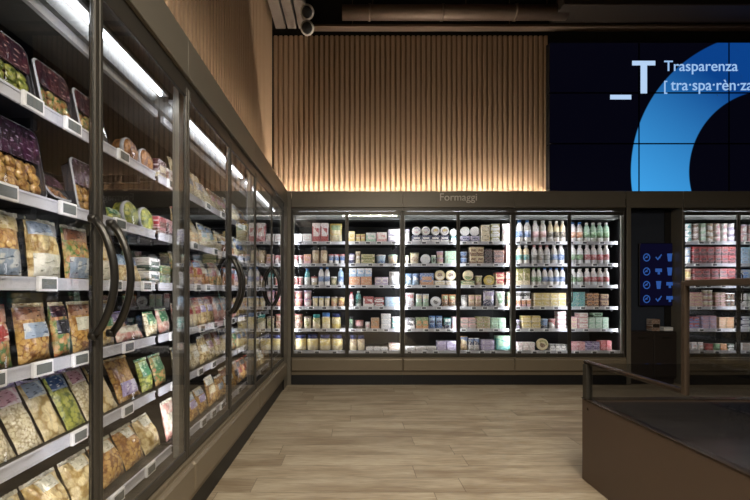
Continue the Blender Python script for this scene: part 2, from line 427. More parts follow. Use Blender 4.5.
text_obj('lettering', 'Formaggi', .455, .118, M_letter, fas, ((440 - PX) / 80.85 - BX[1], -.003, EYE + (291 - 203) / 80.85))

# ------------------------------------------------------------------ video wall
VS = F / 5.1
def vx(px): return (px - PX) / VS
def vz(py): return EYE + (PY - py) / VS
def screen_mat():
    t = NT('screen_picture'); v = t.coords(); sp = t.n('ShaderNodeSeparateXYZ'); t.l(v, sp.inputs[0])
    dx = t.math('SUBTRACT', sp.outputs[0], vx(771) - vx(549)); dz = t.math('SUBTRACT', sp.outputs[2], vz(172) - vz(194.5))
    d = t.math('SQRT', t.math('ADD', t.math('MULTIPLY', dx, dx), t.math('MULTIPLY', dz, dz)))
    ring = t.math('MULTIPLY', t.step(d, 82 / VS, .006), t.math('SUBTRACT', 1.0, t.step(d, 140 / VS, .006)))
    g = t.math('ADD', t.math('MULTIPLY', dx, .30), t.math('MULTIPLY', dz, .42))
    mr = t.n('ShaderNodeMapRange'); t.l(g, mr.inputs[0]); mr.inputs[1].default_value = -.6; mr.inputs[2].default_value = .30
    blue = t.mix(mr.outputs[0], rgb('3f9fe4'), rgb('0b4088'))
    c = t.mix(ring, rgb('05050f'), blue)
    e = t.n('ShaderNodeEmission'); t.l(c, e.inputs[0]); e.inputs[1].default_value = 1.0
    gl = t.n('ShaderNodeBsdfGlossy'); gl.inputs[0].default_value = (.03, .03, .03, 1); gl.inputs['Roughness'].default_value = .3
    a = t.n('ShaderNodeAddShader'); t.l(e.outputs[0], a.inputs[0]); t.l(gl.outputs[0], a.inputs[1]); t.l(a.outputs[0], t.out.inputs[0])
    return t.m
M_scr = screen_mat(); YV = 5.1
vw = empty('video_wall', (vx(549), YV, vz(194.5)))
tag(vw, 'dark video wall showing a blue ring and the word Trasparenza', 'screen')
TW, TH = 90 / VS, 50.8 / VS
for cix in range(4):
    for rix in range(3):
        b = MB(); x, z = cix * TW, rix * TH; b.box(x + .0075, x + TW - .0075, .002, .06, z + .0075, z + TH - .0075, 1); b.add([(x + .009, 0, z + .009), (x + TW - .009, 0, z + .009), (x + TW - .009, 0, z + TH - .009), (x + .009, 0, z + TH - .009)], [(0, 1, 2, 3)])
        link('display_panel', b.mesh('display_panel', [M_scr, M_black]), vw)
b = MB(); b.box(.0, 4 * TW, .061, .08, .0, 3 * TH); link('mounting_frame', b.mesh('mounting_frame', M_black), vw)
M_txt = emit('screen_white', 'b6d2f4', 1.0); M_txt2 = emit('screen_pale_blue', '9cc2ee', 1.0)
def vloc(px, py): return (vx(px) - vx(549), -.004, vz(py) - vz(194.5))
b = MB(); ax, _, az = vloc(610, 99.5); bx_, _, bz_ = vloc(631, 95); b.box(ax, bx_, -.006, -.002, az, bz_); link('underscore_mark', b.mesh('underscore_mark', M_txt), vw)
b = MB(); ax, _, az = vloc(632, 65.5); bx_, _, bz_ = vloc(655, 61); b.box(ax, bx_, -.006, -.002, az, bz_)
ax, _, az = vloc(640.4, 93.5); bx_, _, bz_ = vloc(646.8, 65.5); b.box(ax, bx_, -.006, -.002, az, bz_); link('capital_letter', b.mesh('capital_letter', M_txt), vw)
text_obj('lettering', 'Trasparenza', 73.5 / VS, 13.6 / VS, M_txt2, vw, vloc(664, 74.5), bold=0.002)
text_obj('lettering', '[', 3.0 / VS, 13 / VS, M_txt2, vw, vloc(664, 94))
text_obj('lettering', 'tra\u00b7spa\u00b7r\u00e8n\u00b7za', 82.0 / VS, 14.0 / VS, M_txt2, vw, vloc(670.5, 94), bold=0.002)

# ------------------------------------------------------------------ dark recess between the fridges
M_pw = plain('recess_wall_blue_grey', '262d3a', 0.7)
b = MB(); b.box(3.45, 4.0, 5.14, 5.17, 0, FAS0); b.box(4.0, 4.083, 5.13, 5.17, 0, FAS0, 1); structure('wall_recess', b.mesh('wall_recess', [M_pw, M_black]))
def at(px, py, Y): return ((px - PX) * Y / F, Y, EYE + (PY - py) * Y / F)
Yd = 5.10; scd = Yd / F
x0, _, z1 = at(639.5, 243, Yd); _, _, z0 = at(640, 306, Yd); x1 = 4.079
ds = empty('information_display', (x0, Yd, z0)); tag(ds, 'dark display with rows of glowing blue icons in the recess', 'screen')
b = MB(); b.box(0, x1 - x0, 0, .03, 0, z1 - z0, 0, .005); link('housing', b.mesh('housing', M_black), ds)
t = NT('dark_violet_screen'); e = t.n('ShaderNodeEmission'); e.inputs[0].default_value = rgb('0b0a20'); e.inputs[1].default_value = 1.0; t.l(e.outputs[0], t.out.inputs[0])
b = MB(); b.box(.008, x1 - x0 - .008, -.004, 0, .008, z1 - z0 - .008); link('screen', b.mesh('screen', t.m), ds)
M_icon = emit('icon_blue', '3f6fc8', .55)
def icon(kind):
    b = MB()
    if kind == 0:
        n_ = 24; b.add([(r_ * math.cos(2 * math.pi * j / n_), -.003, r_ * math.sin(2 * math.pi * j / n_)) for r_ in (.062, .083) for j in range(n_)], [(j, (j + 1) % n_, n_ + (j + 1) % n_, n_ + j) for j in range(n_)])
        b.add([(-.05, -.004, -.03), (.05, -.004, .05), (.04, -.004, .06), (-.06, -.004, -.02)], [(0, 1, 2, 3)])
        b.box(-.03, .02, -.004, -.001, -.01, .015)
    elif kind == 1:
        b.add([(-.075, -.003, .0), (-.02, -.003, -.06), (.075, -.003, .05), (.06, -.003, .07), (-.02, -.003, -.02), (-.06, -.003, .02)], [(0, 1, 4, 5), (1, 2, 3, 4)])
        b.lathe([(.02, 0), (.02, .004)], 14, (.02, 0, .0), 'y')
    elif kind == 2:
        b.box(-.075, .075, -.004, -.001, -.01, .06); b.box(-.02, .03, -.004, -.001, -.06, -.01)
    else:
        b.add([(-.04, -.003, -.08), (.04, -.003, -.08), (.06, -.003, .08), (-.06, -.003, .08)], [(0, 1, 2, 3)])
    return b.mesh('icon', M_icon)
ic = [icon(k) for k in range(4)]
for j, py in enumerate((257.5, 271.5, 285, 299)):
    for i, px in enumerate((646.2, 658.2, 669.2)):
        p = at(px, py, Yd); link('icon', ic[[[0, 1, 3], [0, 2, 3], [0, 3, 2], [0, 1, 2]][j][i]], ds, (p[0] - x0, -.005, p[2] - z0)).scale = (.55, 1, .62)
# low dark cabinet and things in the recess
M_pbrown = plain('recess_dark_wood', '201813', 0.6)
cb = empty('low_cabinet', (3.452, 4.99, 0)); tag(cb, 'low dark wooden cabinet inside the recess between fridges', 'cabinet')
b = MB(); b.box(0, .585, 0, .14, .08, .66, 0, .004); b.box(.01, .575, .03, .14, 0, .08, 0); link('body', b.mesh('body', M_pbrown), cb)
for i in range(2):
    b = MB(); b.box(.006 + i * .29, .288 + i * .29, -.014, 0, .1, .64, 0, .004); dd = link('door', b.mesh('door', M_pbrown), cb)
    b = MB(); b.box(.1 + i * .29, .2 + i * .29, -.024, -.014, .58, .592, 0); link('handle', b.mesh('handle', M_handle), dd)
for (x, w, h, c, nm, lb) in ((3.96, .11, .05, 'silver', 'paper_stack', 'pale papers lying on the low cabinet in the recess'), (3.80, .10, .15, 'brown', 'storage_box', 'brown box standing on the low cabinet in the recess')):
    b = MB(); b.box(-w / 2, w / 2, 0, .1, 0, h, 0, .004); b.box(-w / 2 + .01, w / 2 - .01, -.002, 0, h * .3, h * .6, 1)
    tag(link(nm, b.mesh(nm, [printed(c, c, 'grey'), M_tag if c == 'silver' else M_pbrown]), None, (x, 5.01, .661)), lb, 'box' if h > .1 else 'papers')

# ------------------------------------------------------------------ ceiling equipment
M_duct = plain('dusty_brown_duct', '6a5a4e', 0.5, 0.4)
M_grey = plain('grey_ceiling_panel', '6a6058', 0.6)
M_redp = plain('dark_red_pipe', '4a1612', 0.5)
b = MB(); b.lathe([(.085, -.02), (.085, 2.75)], 20, (-.1, 4.95, 4.60), 'x')
for xx in (.3, 1.2, 2.1): b.lathe([(.093, xx), (.093, xx + .03)], 20, (-.1, 4.95, 4.60), 'x')
[b.box(x_, x_ + .012, 4.945, 4.955, 4.68, 5.6) for x_ in (.25, 1.4, 2.4)]; tag(link('air_duct', b.mesh('air_duct', M_duct)), 'thick round brown air duct running above the slatted wall', 'duct')
b = MB(); b.box(-.55, 9.0, 5.06, 5.16, 4.50, 4.535, 0, .004); [b.box(x_, x_ + .012, 5.10, 5.11, 4.535, 5.6) for x_ in (0, 2, 4, 6, 8)]
tag(link('cable_tray', b.mesh('cable_tray', M_duct)), 'thin brown cable tray just above the slats', 'cable tray')
b = MB(); b.box(2.5, 9.0, 4.75, 5.1, 4.55, 4.72, 0, .01)
tag(link('steel_beam', b.mesh('steel_beam', plain('dark_beam', '2c241e', .6))), 'dark steel beam above the video wall', 'beam')
b = MB(); b.lathe([(.04, 0), (.04, 7.5)], 14, (.4, 4.7, 4.82), 'x'); [b.box(x_, x_ + .01, 4.695, 4.705, 4.86, 5.6) for x_ in (.9, 3.0, 5.5, 7.5)]; tag(link('sprinkler_pipe', b.mesh('sprinkler_pipe', M_redp)), 'dark red pipe running along the dark ceiling', 'pipe')
b = MB()
for i in range(7):
    b.lathe([(.03, 0), (.034, .02), (.034, .10), (.03, .12)], 12, (1.35 + i * .14, 4.6, 4.72), 'x', sm=True)
b.box(1.33, 1.34, 4.595, 4.605, 4.75, 5.6); b.box(2.31, 2.32, 4.595, 4.605, 4.75, 5.6)
tag(link('flexible_duct', b.mesh('flexible_duct', M_grey)), 'ribbed grey flexible duct beside the dark beam overhead', 'duct')
for k_, (yy, zz, rr_, x0_, x1_, lb) in enumerate(((4.85, 4.78, .03, 1.0, 3.4, 'thin dark red pipe above the round duct'), (4.4, 4.9, .05, -.4, 5.0, 'grey pipe high above the round duct'))):
    b = MB(); b.lathe([(rr_, x0_), (rr_, x1_)], 12, (0, yy, zz), 'x'); [b.box(x_, x_ + .01, yy - .005, yy + .005, zz, 5.6) for x_ in (x0_ + .3, x1_ - .3)]
    tag(link('ceiling_pipe', b.mesh('ceiling_pipe', M_redp if k_ == 0 else M_grey)), lb, 'pipe')
cp = empty('ceiling_grille', (-.98, 4.2, 4.53)); tag(cp, 'grey ceiling grille with dark slots at the slatted corner', 'ceiling grille')
b = MB()
for i, (a, c) in enumerate(((0, .13), (.155, .27), (.295, .43))): b.box(a, c, 0, .95, 0, .04, 0, .003)
b.box(0, .43, .35, .36, -.004, 0, 1)
link('panel', b.mesh('panel', [M_grey, M_black]), cp)
b = MB(); b.box(0, .43, 0, .95, .06, .1); link('backing', b.mesh('backing', M_black), cp)

M_ring = plain('white_lamp_ring', 'b4b0a8', 0.4)
M_lens = emit('lamp_lens_warm', 'ffe3c0', 1.5)
def spot_parts(r):
    b = MB(); b.lathe([(.05, .0), (.075, .015), (.078, .03), (.072, .05), (.06, .14), (.03, .17)], 24); link('lamp_shade', b.mesh('lamp_shade', M_ring), r)
    b = MB(); b.lathe([(.060, .002), (.045, -.004), (.02, -.012), (0, -.014)], 20); link('lens', b.mesh('lens', M_black), r)
    b = MB(); b.box(-.01, .01, -.01, .01, .17, .42); b.box(-.05, .05, -.02, .02, .40, .43); link('bracket', b.mesh('bracket', M_black), r)
def spot(loc, tilt, label, power=0, target=None, blend=1.0, size=R(80), col=(1, .86, .7)):
    r = empty('track_spotlight', loc, tilt); tag(r, label, 'spotlight', 'track spotlights under the ceiling'); spot_parts(r)
    if power:
        L = bpy.data.lights.new('spot_lamp', 'SPOT'); L.energy = power; L.spot_size = size; L.spot_blend = blend; L.color = col; L.shadow_soft_size = .06
        o = bpy.data.objects.new('spot_lamp', L); COL.objects.link(o)
        d = Vector(target) - Vector(loc); o.rotation_euler = d.to_track_quat('-Z', 'Y').to_euler(); o.location = Vector(loc) + d.normalized() * .03
    return r
spot(at(307, 12, 4.55), (R(-55), 0, 0), 'round spotlight at the slatted corner, upper of the pair')
spot(at(307, 28, 4.55), (R(-55), 0, 0), 'round spotlight at the slatted corner, lower of the pair')
WARM = (1, .9, .76)
spot((.9, 3.3, 5.0), (0, 0, 0), 'spotlight over the aisle near the back fridges', 170, (.7, 3.5, 0), col=WARM)
spot((.4, 1.6, 5.0), (0, 0, 0), 'spotlight over the middle of the aisle', 130, (.4, 2.2, 0), col=WARM)
spot((2.0, -.4, 5.0), (0, 0, 0), 'spotlight behind the viewer over the aisle', 100, (1.2, 1.6, 0), col=WARM)
spot((4.6, 2.4, 5.0), (0, 0, 0), 'spotlight over the far end of the island', 30, (3.4, 3.6, 0), col=WARM)

def add_fill_light(x, y, z, power, label, lx=1.6):  # out-of-view fill light, added to raise the ambient level on fascias and floor
    r = empty('added_fill_light', (x, y, z)); tag(r, label, 'fill light', 'added linear fill lights above the shop floor')
    b = MB(); b.box(-lx / 2, lx / 2, -.09, .09, .005, .07, 0, .006); link('housing', b.mesh('housing', M_black), r)
    b = MB(); b.box(-lx * .4, -lx * .4 + .006, -.003, .003, .07, 5.6 - z, 0); b.box(lx * .4, lx * .4 + .006, -.003, .003, .07, 5.6 - z, 0); link('wire', b.mesh('wire', M_black), r)
    L = bpy.data.lights.new('fill_lamp', 'AREA'); L.shape = 'RECTANGLE'; L.size = lx - .06; L.size_y = .15; L.energy = power; L.color = WARM
    o = bpy.data.objects.new('fill_lamp', L); COL.objects.link(o); o.location = (x, y, z)
add_fill_light(.5, -1.4, 3.3, 230, 'added linear fill light behind the viewer, over the aisle'); add_fill_light(1.2, .9, 3.1, 70, 'added linear fill light over the near part of the aisle')

# ------------------------------------------------------------------ island chest
M_isl = plain('island_brown_panel', '554539', 0.45, 0.1, 0.05, 4)
M_trim = plain('island_trim_metal', '4c4138', 0.25, 0.7)
M_tall = plain('tall_guard_metal', '4a3e33', 0.4, 0.4)
M_isd = plain('island_dark_interior', '23242a', 0.12)
M_tint = glass('island_glass', .64, 1.2)
M_tint2 = glass('tall_guard_glass', .86, 1.1)
IX, IY = 1.426, 2.486; IT = .497
isl = empty('island_chest', (IX, IY, 0)); tag(isl, 'brown low chest island with glass guards beside the aisle', 'island chest')
def ip(name, fn, m, parent=isl): b = MB(); fn(b); return link(name, b.mesh(name, m), parent)
ip('side_panel', lambda b: (b.box(0, .04, -3.6, 0, 0.0, IT, 0, .003), b.box(.0, .012, -1.6, -1.594, .0, IT - .01, 0)), M_isl)
ip('end_panel', lambda b: b.box(.04, 2.4, -.04, 0, 0.0, IT, 0, .003), M_isl)
ip('top_trim', lambda b: (b.box(-.003, .043, -3.6, .003, IT, IT + .008, 0, .002), b.box(.043, 2.4, -.043, .003, IT, IT + .008, 0, .002)), M_trim)
ip('deck', lambda b: (b.box(.04, 2.4, -3.6, -.04, .36, .38, 0),), M_isd)
ip('inner_wall', lambda b: (b.box(.04, .06, -3.6, -.04, .38, IT - .01), b.box(.06, 2.4, -.06, -.04, .38, IT - .01)), M_isd)
RZ = .715
gl = ip('glass_guard', lambda b: (b.box(.018, .024, -3.6, -.04, IT + .008, RZ), b.box(.04, 2.4, -.024, -.018, IT + .008, RZ)), M_tint)
ip('guard_post', lambda b: b.box(.002, .042, -.042, -.002, IT + .008, RZ, 0, .002), M_frame)
ip('guard_rail', lambda b: (b.box(.004, .036, -.745, -.002, RZ, RZ + .022, 0, .006)), M_trim)
ip('screw', lambda b: b.lathe([(.008, 0), (.006, .004)], 12, (.0, -.06, IT - .05), 'x'), M_trim)
ip('tall_post', lambda b: (b.box(.0, .022, -.768, -.746, RZ, 1.19, 0, .002),), M_tall)
ip('tall_glass', lambda b: (b.box(.008, .014, -3.6, -.77, RZ, 1.185), b.box(.024, 2.4, -.76, -.754, RZ, 1.185)), M_tint2)
ip('tall_rail', lambda b: (b.box(-.002, .024, -3.6, -.768, 1.185, 1.21, 0, .003), b.box(.0, 2.4, -.77, -.744, 1.185, 1.205, 0, .003)), M_tall)

# ------------------------------------------------------------------ products
ORD = 'first second third fourth fifth sixth seventh eighth ninth tenth eleventh twelfth thirteenth fourteenth fifteenth'.split()
SHELF = ['top', 'second', 'third', 'fourth', 'fifth', 'bottom']
ITEMS = []   # (bay, shelf, order coordinate, stack index, stack size, desc, object, category)
def small_box(w, d, h, m, lidm=None):
    def mk():
        b = MB(); b.box(-w / 2, w / 2, 0, d, 0, h, 0, .004); b.box(-w * .36, w * .36, -.0012, 0, h * .3, h * .72, 1)
        return b.mesh('box', [m, lidm])
    return cached(('box', round(w, 3), round(d, 3), round(h, 3), m.name, lidm.name), mk)
def tub_meshes(w, h, m, lm):
    r = w / 2
    def mk():
        b = MB(); b.lathe([(r * .78, 0), (r * .82, .003), (r * .95, h * .86)], 18); return b.mesh('tub', m)
    def ml():
        b = MB(); b.lathe([(r * .96, h * .86), (r, h * .87), (r, h * .97), (r * .9, h), (0, h)], 18); return b.mesh('lid', lm)
    return cached(('tub', round(w, 3), round(h, 3), m.name), mk), cached(('lid', round(w, 3), round(h, 3), lm.name), ml)
def jar_meshes(w, h, m, lm):
    r = w / 2
    def mk():
        b = MB(); b.lathe([(r * .9, 0), (r, .006), (r, h * .68), (r * .82, h * .76)], 18); return b.mesh('jar', m)
    def ml():
        b = MB(); b.lathe([(r * .84, h * .765), (r * .88, h * .78), (r * .88, h * .97), (r * .8, h), (0, h)], 18); return b.mesh('lid', lm)
    return cached(('jar', round(w, 3), round(h, 3), m.name), mk), cached(('jlid', round(w, 3), round(h, 3), lm.name), ml)
def bottle_meshes(w, h, m, lm, cm):
    r = w / 2
    def mk():
        b = MB(); b.lathe([(r * .85, 0), (r * .97, .008), (r * .97, h * .52), (r * .9, h * .60), (r * .93, h * .66), (r * .8, h * .76), (r * .42, h * .87), (r * .4, h * .90)], 18); return b.mesh('bottle', m)
    def ml():
        b = MB(); b.lathe([(r * .985, h * .22), (r * .985, h * .50)], 18); return b.mesh('label', lm)
    def mc():
        b = MB(); b.lathe([(r * .48, h * .90), (r * .5, h * .91), (r * .5, h * .985), (r * .44, h), (0, h)], 14); return b.mesh('cap', cm)
    k = (round(w, 3), round(h, 3))
    return cached(('bot', k, m.name), mk), cached(('bl', k, lm.name), ml), cached(('bc', k, cm.name), mc)
def disc_mesh(w, d, m0, m1, m2):
    r = w / 2
    def mk():
        b = MB(); b.lathe([(r * .9, -d), (r, -d + .004), (r, -.004), (r * .96, 0), (r * .8, .001), (r * .5, .0015), (0, .002)], 24, (0, 0, r), 'y', [0, 0, 0, 0, 1, 2], sm=False); return b.mesh('round_pack', [m0, m1, m2])
    return cached(('disc', round(w, 3), round(d, 3), m0.name, m1.name, m2.name), mk)
def bag_grid(w, h, t, seed, nu=14, nv=18):
    """front and back sheets of a pillow bag, pinched at the seals"""
    def P(u, v, side):
        pr = max(0.0, math.sin(math.pi * min(1, max(0, v * 1.02)))) ** .55 * (1.15 - .3 * v)
        pu = max(0.0, 1 - abs(u) ** 2.6) ** .8
        wob = noise.noise(Vector((u * 2.2 + seed, v * 3.1, side * 3.0 + seed))) * .28 + noise.noise(Vector((u * 6 + seed, v * 6, side))) * .12
        y = side * (t / 2) * pr * pu * (1 + wob)
        x = u * w / 2 * (1 - .07 * math.sin(math.pi * v)) + noise.noise(Vector((v * 4, seed, u))) * .003
        return (x, y, v * h)
    return P, nu, nv
def bag_meshes(w, h, t, seed, body, labm, sealm, lab=(0.45, .9), lw=.75):
    def mk():
        P, nu, nv = bag_grid(w, h, t, seed); b = MB()
        for side in (-1, 1):
            vs = [P(-1 + 2 * i / nu, .0 + .94 * j / nv, side) for j in range(nv + 1) for i in range(nu + 1)]
            fs = []
            for j in range(nv):
                for i in range(nu):
                    a = j * (nu + 1) + i; q = (a, a + 1, a + nu + 2, a + nu + 1)
                    fs.append(q if side < 0 else q[::-1])
            b.add(vs, fs, 0, True)
        return b.mesh('bag', body)
    def ml():
        P, nu, nv = bag_grid(w, h, t, seed); b = MB()
        vs = []
        for j in range(9):
            for i in range(11):
                u = (-1 + 2 * i / 10) * lw; v = lab[0] + (lab[1] - lab[0]) * j / 8
                p = P(u, v, -1); vs.append((p[0], p[1] - .0022, p[2]))
        b.add(vs, [(j * 11 + i, j * 11 + i + 1, (j + 1) * 11 + i + 1, (j + 1) * 11 + i) for j in range(8) for i in range(10)], 0, True)
        return b.mesh('label', labm)
    def ms():
        b = MB(); vs = []; n = 24
        P, nu, nv = bag_grid(w, h, t, seed)
        p0 = P(0, .94, -1)[1]
        for k, z in enumerate((h * .935, h * .965, h)):
            for i in range(n + 1):
                vs.append((-w / 2 * .97 + w * .97 * i / n, (.0015 if i % 2 else -.0015) + .004 * math.sin(i * .7 + seed) - (abs(p0) + .001 if k == 0 and 2 < i < n - 2 else 0), z + (.002 if (i % 2 and k == 2) else 0)))
        fs = []
        for k in range(2):
            for i in range(n): a = k * (n + 1) + i; fs.append((a, a + 1, a + n + 2, a + n + 1))
        b.add(vs, fs, 0); return b.mesh('seal', sealm)
    k = (round(w, 3), round(h, 3), round(t, 3), seed)
    return cached(('bag', k, body.name), mk), cached(('bagl', k, labm.name, lab, lw), ml), cached(('bags', k, sealm.name), ms)

NOUN = dict(box=('carton', 'box'), tub=('food_tub', 'tub'), jar=('food_jar', 'jar'), bottle=('drink_bottle', 'bottle'),
            disc=('round_pack', 'packet'), bag=('food_bag', 'bag'), flat=('flat_packet', 'packet'))
WORD = dict(box='carton', tub='lidded tub', jar='jar', bottle='bottle', disc='round pack', bag='bag', flat='flat pack')
def cdesc(kind, c1, c2, c3):
    if kind == 'bottle': return '%s bottle with %s cap' % (c1, c3) if c3 != c2 else '%s bottle, %s label' % (c1, c2)
    if kind == 'jar': return '%s jar with %s lid' % (c1, c2)
    if kind == 'tub': return '%s tub with %s lid' % (c1, c2)
    if kind == 'disc': return 'round %s pack, %s face' % (c1, c2)
    if c1 == c2: return 'plain %s %s' % (c1, WORD[kind])
    return '%s and %s %s' % (c1, c2, WORD[kind])
PS = F / (YF + .135)
def put(bay, sh, px0, px1, hpx, kind, c1, c2, c3=None, n=1, stack=1, dz=0, dy=0.0, reg=True, below=0):
    """n look-alikes side by side between two places of a shelf, each a stack"""
    c3 = c3 or c2
    zb = BZ[sh] + .0125 + dz
    W = (px1 - px0) / PS / n; Hh = hpx / PS / stack
    for i in range(n):
        x = (px0 - PX) / PS + (i + .5) * W
        for s in range(stack):
            w = W * .94; y = YF + .135 + dy; z = zb + s * Hh + (.0005 * s)
            h = Hh - .001
            cmain = c1 if not isinstance(c1, tuple) else c1[i % len(c1)]
            jit = random.uniform(-2, 2) if kind in ('box', 'flat', 'bag') else random.uniform(0, 360)
            if kind in ('box', 'flat'):
                me = small_box(w, .09, h, printed(c1, c2, c3), printed(c2, c1, c3, 60)); o = link(NOUN[kind][0], me, None, (x, y, z), (0, 0, 0))
            elif kind == 'tub':
                a, l = tub_meshes(w, h, printed(c1, c3, 'grey', 45), printed(c2, c2, 'white', 50)); o = link('food_tub', a, None, (x, y + w / 2, z), (0, 0, R(i * 40))); link('lid', l, o)
            elif kind == 'jar':
                a, l = jar_meshes(w, h, printed(c1, c3, c1, 45), plain('lid_' + c2.replace(' ', ''), PAL[c2], .4)); o = link('food_jar', a, None, (x, y + w / 2, z), (0, 0, R(i * 30))); link('lid', l, o)
            elif kind == 'bottle':
                a, l, c = bottle_meshes(w, h, printed(c1, 'white', c1, 30), printed(c2, c2, c1, 60), plain('lid_' + c3.replace(' ', ''), PAL[c3], .4))
                o = link('drink_bottle', a, None, (x, y + w / 2, z), (0, 0, R(i * 25))); link('label', l, o); link('cap', c, o)
            elif kind == 'disc':
                me = disc_mesh(min(w, h) if h < w else w, .035, plain('pack_' + c1.replace(' ', ''), PAL[c1], .35), printed(c1, c2, c1, 90), printed(c3, c1, c2, 50))
                o = link('round_pack', me, None, (x, y + .004, z))
            elif kind == 'bag':
                a, l, q = bag_meshes(w, h, min(.06, w * .6), (i + sh * 3 + bay) % 5, printed(c1, c2, c3, 30), printed(c3, c2, c1, 60), plain('seal_' + c1.replace(' ', ''), PAL[c1], .3))
                o = link('food_bag', a, None, (x, y + .035, z)); link('label', l, o); link('seal', q, o)
            if reg: ITEMS.append((bay, sh, round(x, 4), s + below, stack, cdesc(kind, c1, c2, c3), o, NOUN[kind][1]))
    return dz + hpx / PS

P = put
# first and second doors
P(1, 0, 293.5, 311.5, 8.5, 'box', 'white', 'pink', 'grey', n=2)
P(1, 0, 312, 328.5, 19.5, 'box', 'red', 'white', 'red', n=2)
P(1, 0, 329, 342.5, 19, 'bag', 'yellow', 'cream', 'green')
P(2, 0, 348.5, 355, 11, 'box', 'yellow', 'cream', 'brown'); P(2, 0, 355.5, 365.5, 8.5, 'bag', 'yellow', 'orange', 'cream', n=2)
P(2, 0, 366, 376, 9.5, 'box', 'mint', 'white', 'teal'); P(2, 0, 376.5, 387, 10, 'box', 'pink', 'white', 'orange', n=1)
P(2, 0, 388, 400.5, 13, 'box', 'lavender', 'white', 'silver', stack=2)
P(1, 1, 293.5, 303, 9, 'tub', 'white', 'pink', 'red', n=2); P(1, 1, 303.5, 311, 10, 'box', 'pink', 'orange', 'white')
P(1, 1, 311.5, 327.5, 18.5, 'jar', 'tan', 'black', 'cream', n=2); P(1, 1, 328, 345, 10, 'tub', 'white', 'red', 'blue', n=3)
P(2, 1, 348.5, 355, 11, 'bag', 'navy', 'white', 'lavender'); P(2, 1, 355.5, 360.5, 13, 'bag', 'cream', 'tan', 'white')
P(2, 1, 361, 375, 10, 'flat', 'olive', 'cream', 'green', stack=2); P(2, 1, 376, 386.5, 9.5, 'tub', 'pale blue', 'white', 'blue'); P(2, 1, 388, 398.5, 9.5, 'tub', 'cream', 'mint', 'tan')
P(1, 2, 293.5, 303, 9, 'tub', 'red', 'white', 'brown', n=2); P(1, 2, 304, 310, 17, 'bottle', 'teal', 'white', 'blue'); P(1, 2, 310.5, 317.5, 9, 'tub', 'cream', 'red', 'white')
P(1, 2, 318, 330, 18.5, 'bottle', 'white', 'blue', n=2); P(1, 2, 330.5, 337, 9, 'tub', 'olive', 'white', 'cream'); P(1, 2, 337.5, 344, 18, 'bottle', 'pale blue', 'blue', 'white')
d = P(2, 2, 349, 372, 9, 'flat', 'orange', 'cream', 'pink', n=2); P(2, 2, 349, 372, 8.5, 'flat', 'pale blue', 'white', 'blue', n=3, dz=d)
P(2, 2, 375, 388.5, 8.5, 'box', 'lavender', 'white', 'pink', n=2); P(2, 2, 389, 400, 14, 'bag', 'white', 'silver', 'grey')
P(1, 3, 293.5, 302.5, 16, 'tub', 'red', 'pink', 'orange', stack=2); P(1, 3, 303, 311.5, 16.5, 'tub', 'pink', 'purple', 'white', stack=2)
P(1, 3, 312, 330, 10.5, 'tub', 'cream', 'blue', 'yellow', n=3); P(1, 3, 330.5, 345, 10, 'tub', 'orange', 'brown', 'yellow', n=2)
P(2, 3, 349, 354, 15, 'bottle', 'pink', 'white', 'red'); P(2, 3, 355.5, 361.5, 16, 'bottle', 'teal', 'dark green', 'white')
P(2, 3, 363, 374, 10.5, 'box', 'white', 'red', 'grey'); P(2, 3, 374.5, 384, 9.5, 'flat', 'red', 'white', 'black', stack=2); P(2, 3, 385, 400, 10, 'flat', 'pale blue', 'white', 'grey', stack=3)
P(1, 4, 293.5, 302.5, 14.5, 'tub', 'tan', 'red', 'brown', stack=2); P(1, 4, 303, 311.5, 12.5, 'tub', 'cream', 'brown', 'olive'); P(1, 4, 312, 320.5, 14.5, 'jar', 'cream', 'teal', 'olive')
P(1, 4, 321, 330.5, 16, 'jar', 'cream', 'blue', 'yellow'); P(1, 4, 331, 341, 15.5, 'jar', 'yellow', 'navy', 'cream')
P(2, 4, 349, 353.5, 13, 'jar', 'dark green', 'black', 'green'); P(2, 4, 355, 364, 8.5, 'tub', 'pink', 'red', 'maroon'); P(2, 4, 365, 370.5, 7, 'tub', 'white', 'silver', 'pink')
P(2, 4, 371, 379.5, 11, 'box', 'orange', 'tan', 'brown'); P(2, 4, 381, 391, 15, 'flat', 'white', 'silver', 'grey', stack=3); P(2, 4, 392, 400.5, 12, 'flat', 'teal', 'white', 'mint', stack=2)
P(1, 5, 294, 343, 15.5, 'jar', 'cream', 'navy', 'yellow', n=4); P(2, 5, 349.5, 365, 15, 'jar', 'cream', 'navy', 'tan', n=2)
P(2, 5, 366, 388, 3.5, 'flat', 'white', 'silver', 'grey', n=3); P(2, 5, 388.5, 400.5, 7, 'flat', 'white', 'cream', 'red', n=1, stack=2)
# third and fourth doors
P(3, 0, 405, 410.5, 13, 'tub', 'white', 'lavender', 'grey'); d = P(3, 0, 412, 449.5, 7, 'box', 'navy', 'white', 'navy', n=4)
P(3, 0, 412, 430.5, 10.6, 'disc', 'white', 'lavender', 'pink', n=2, dz=d); P(3, 0, 431, 449.5, 10.6, 'disc', 'white', 'purple', 'yellow', n=2, dz=d)
d = P(3, 0, 450.5, 457, 6, 'box', 'teal', 'white', 'navy'); P(3, 0, 449.6, 457.4, 10, 'disc', 'white', 'silver', 'white', dz=d)
d = P(4, 0, 460.5, 480, 6.5, 'box', 'navy', 'lavender', 'white', n=2); P(4, 0, 460.5, 480, 9.8, 'disc', 'white', 'white', 'white', n=2, dz=d)
P(4, 0, 481, 490, 17.5, 'box', 'cream', 'black', 'white', stack=2); P(4, 0, 491, 500, 18.5, 'flat', 'silver', 'olive', 'cream', stack=3); P(4, 0, 502.5, 511.5, 19, 'bag', 'white', 'silver', 'pink')
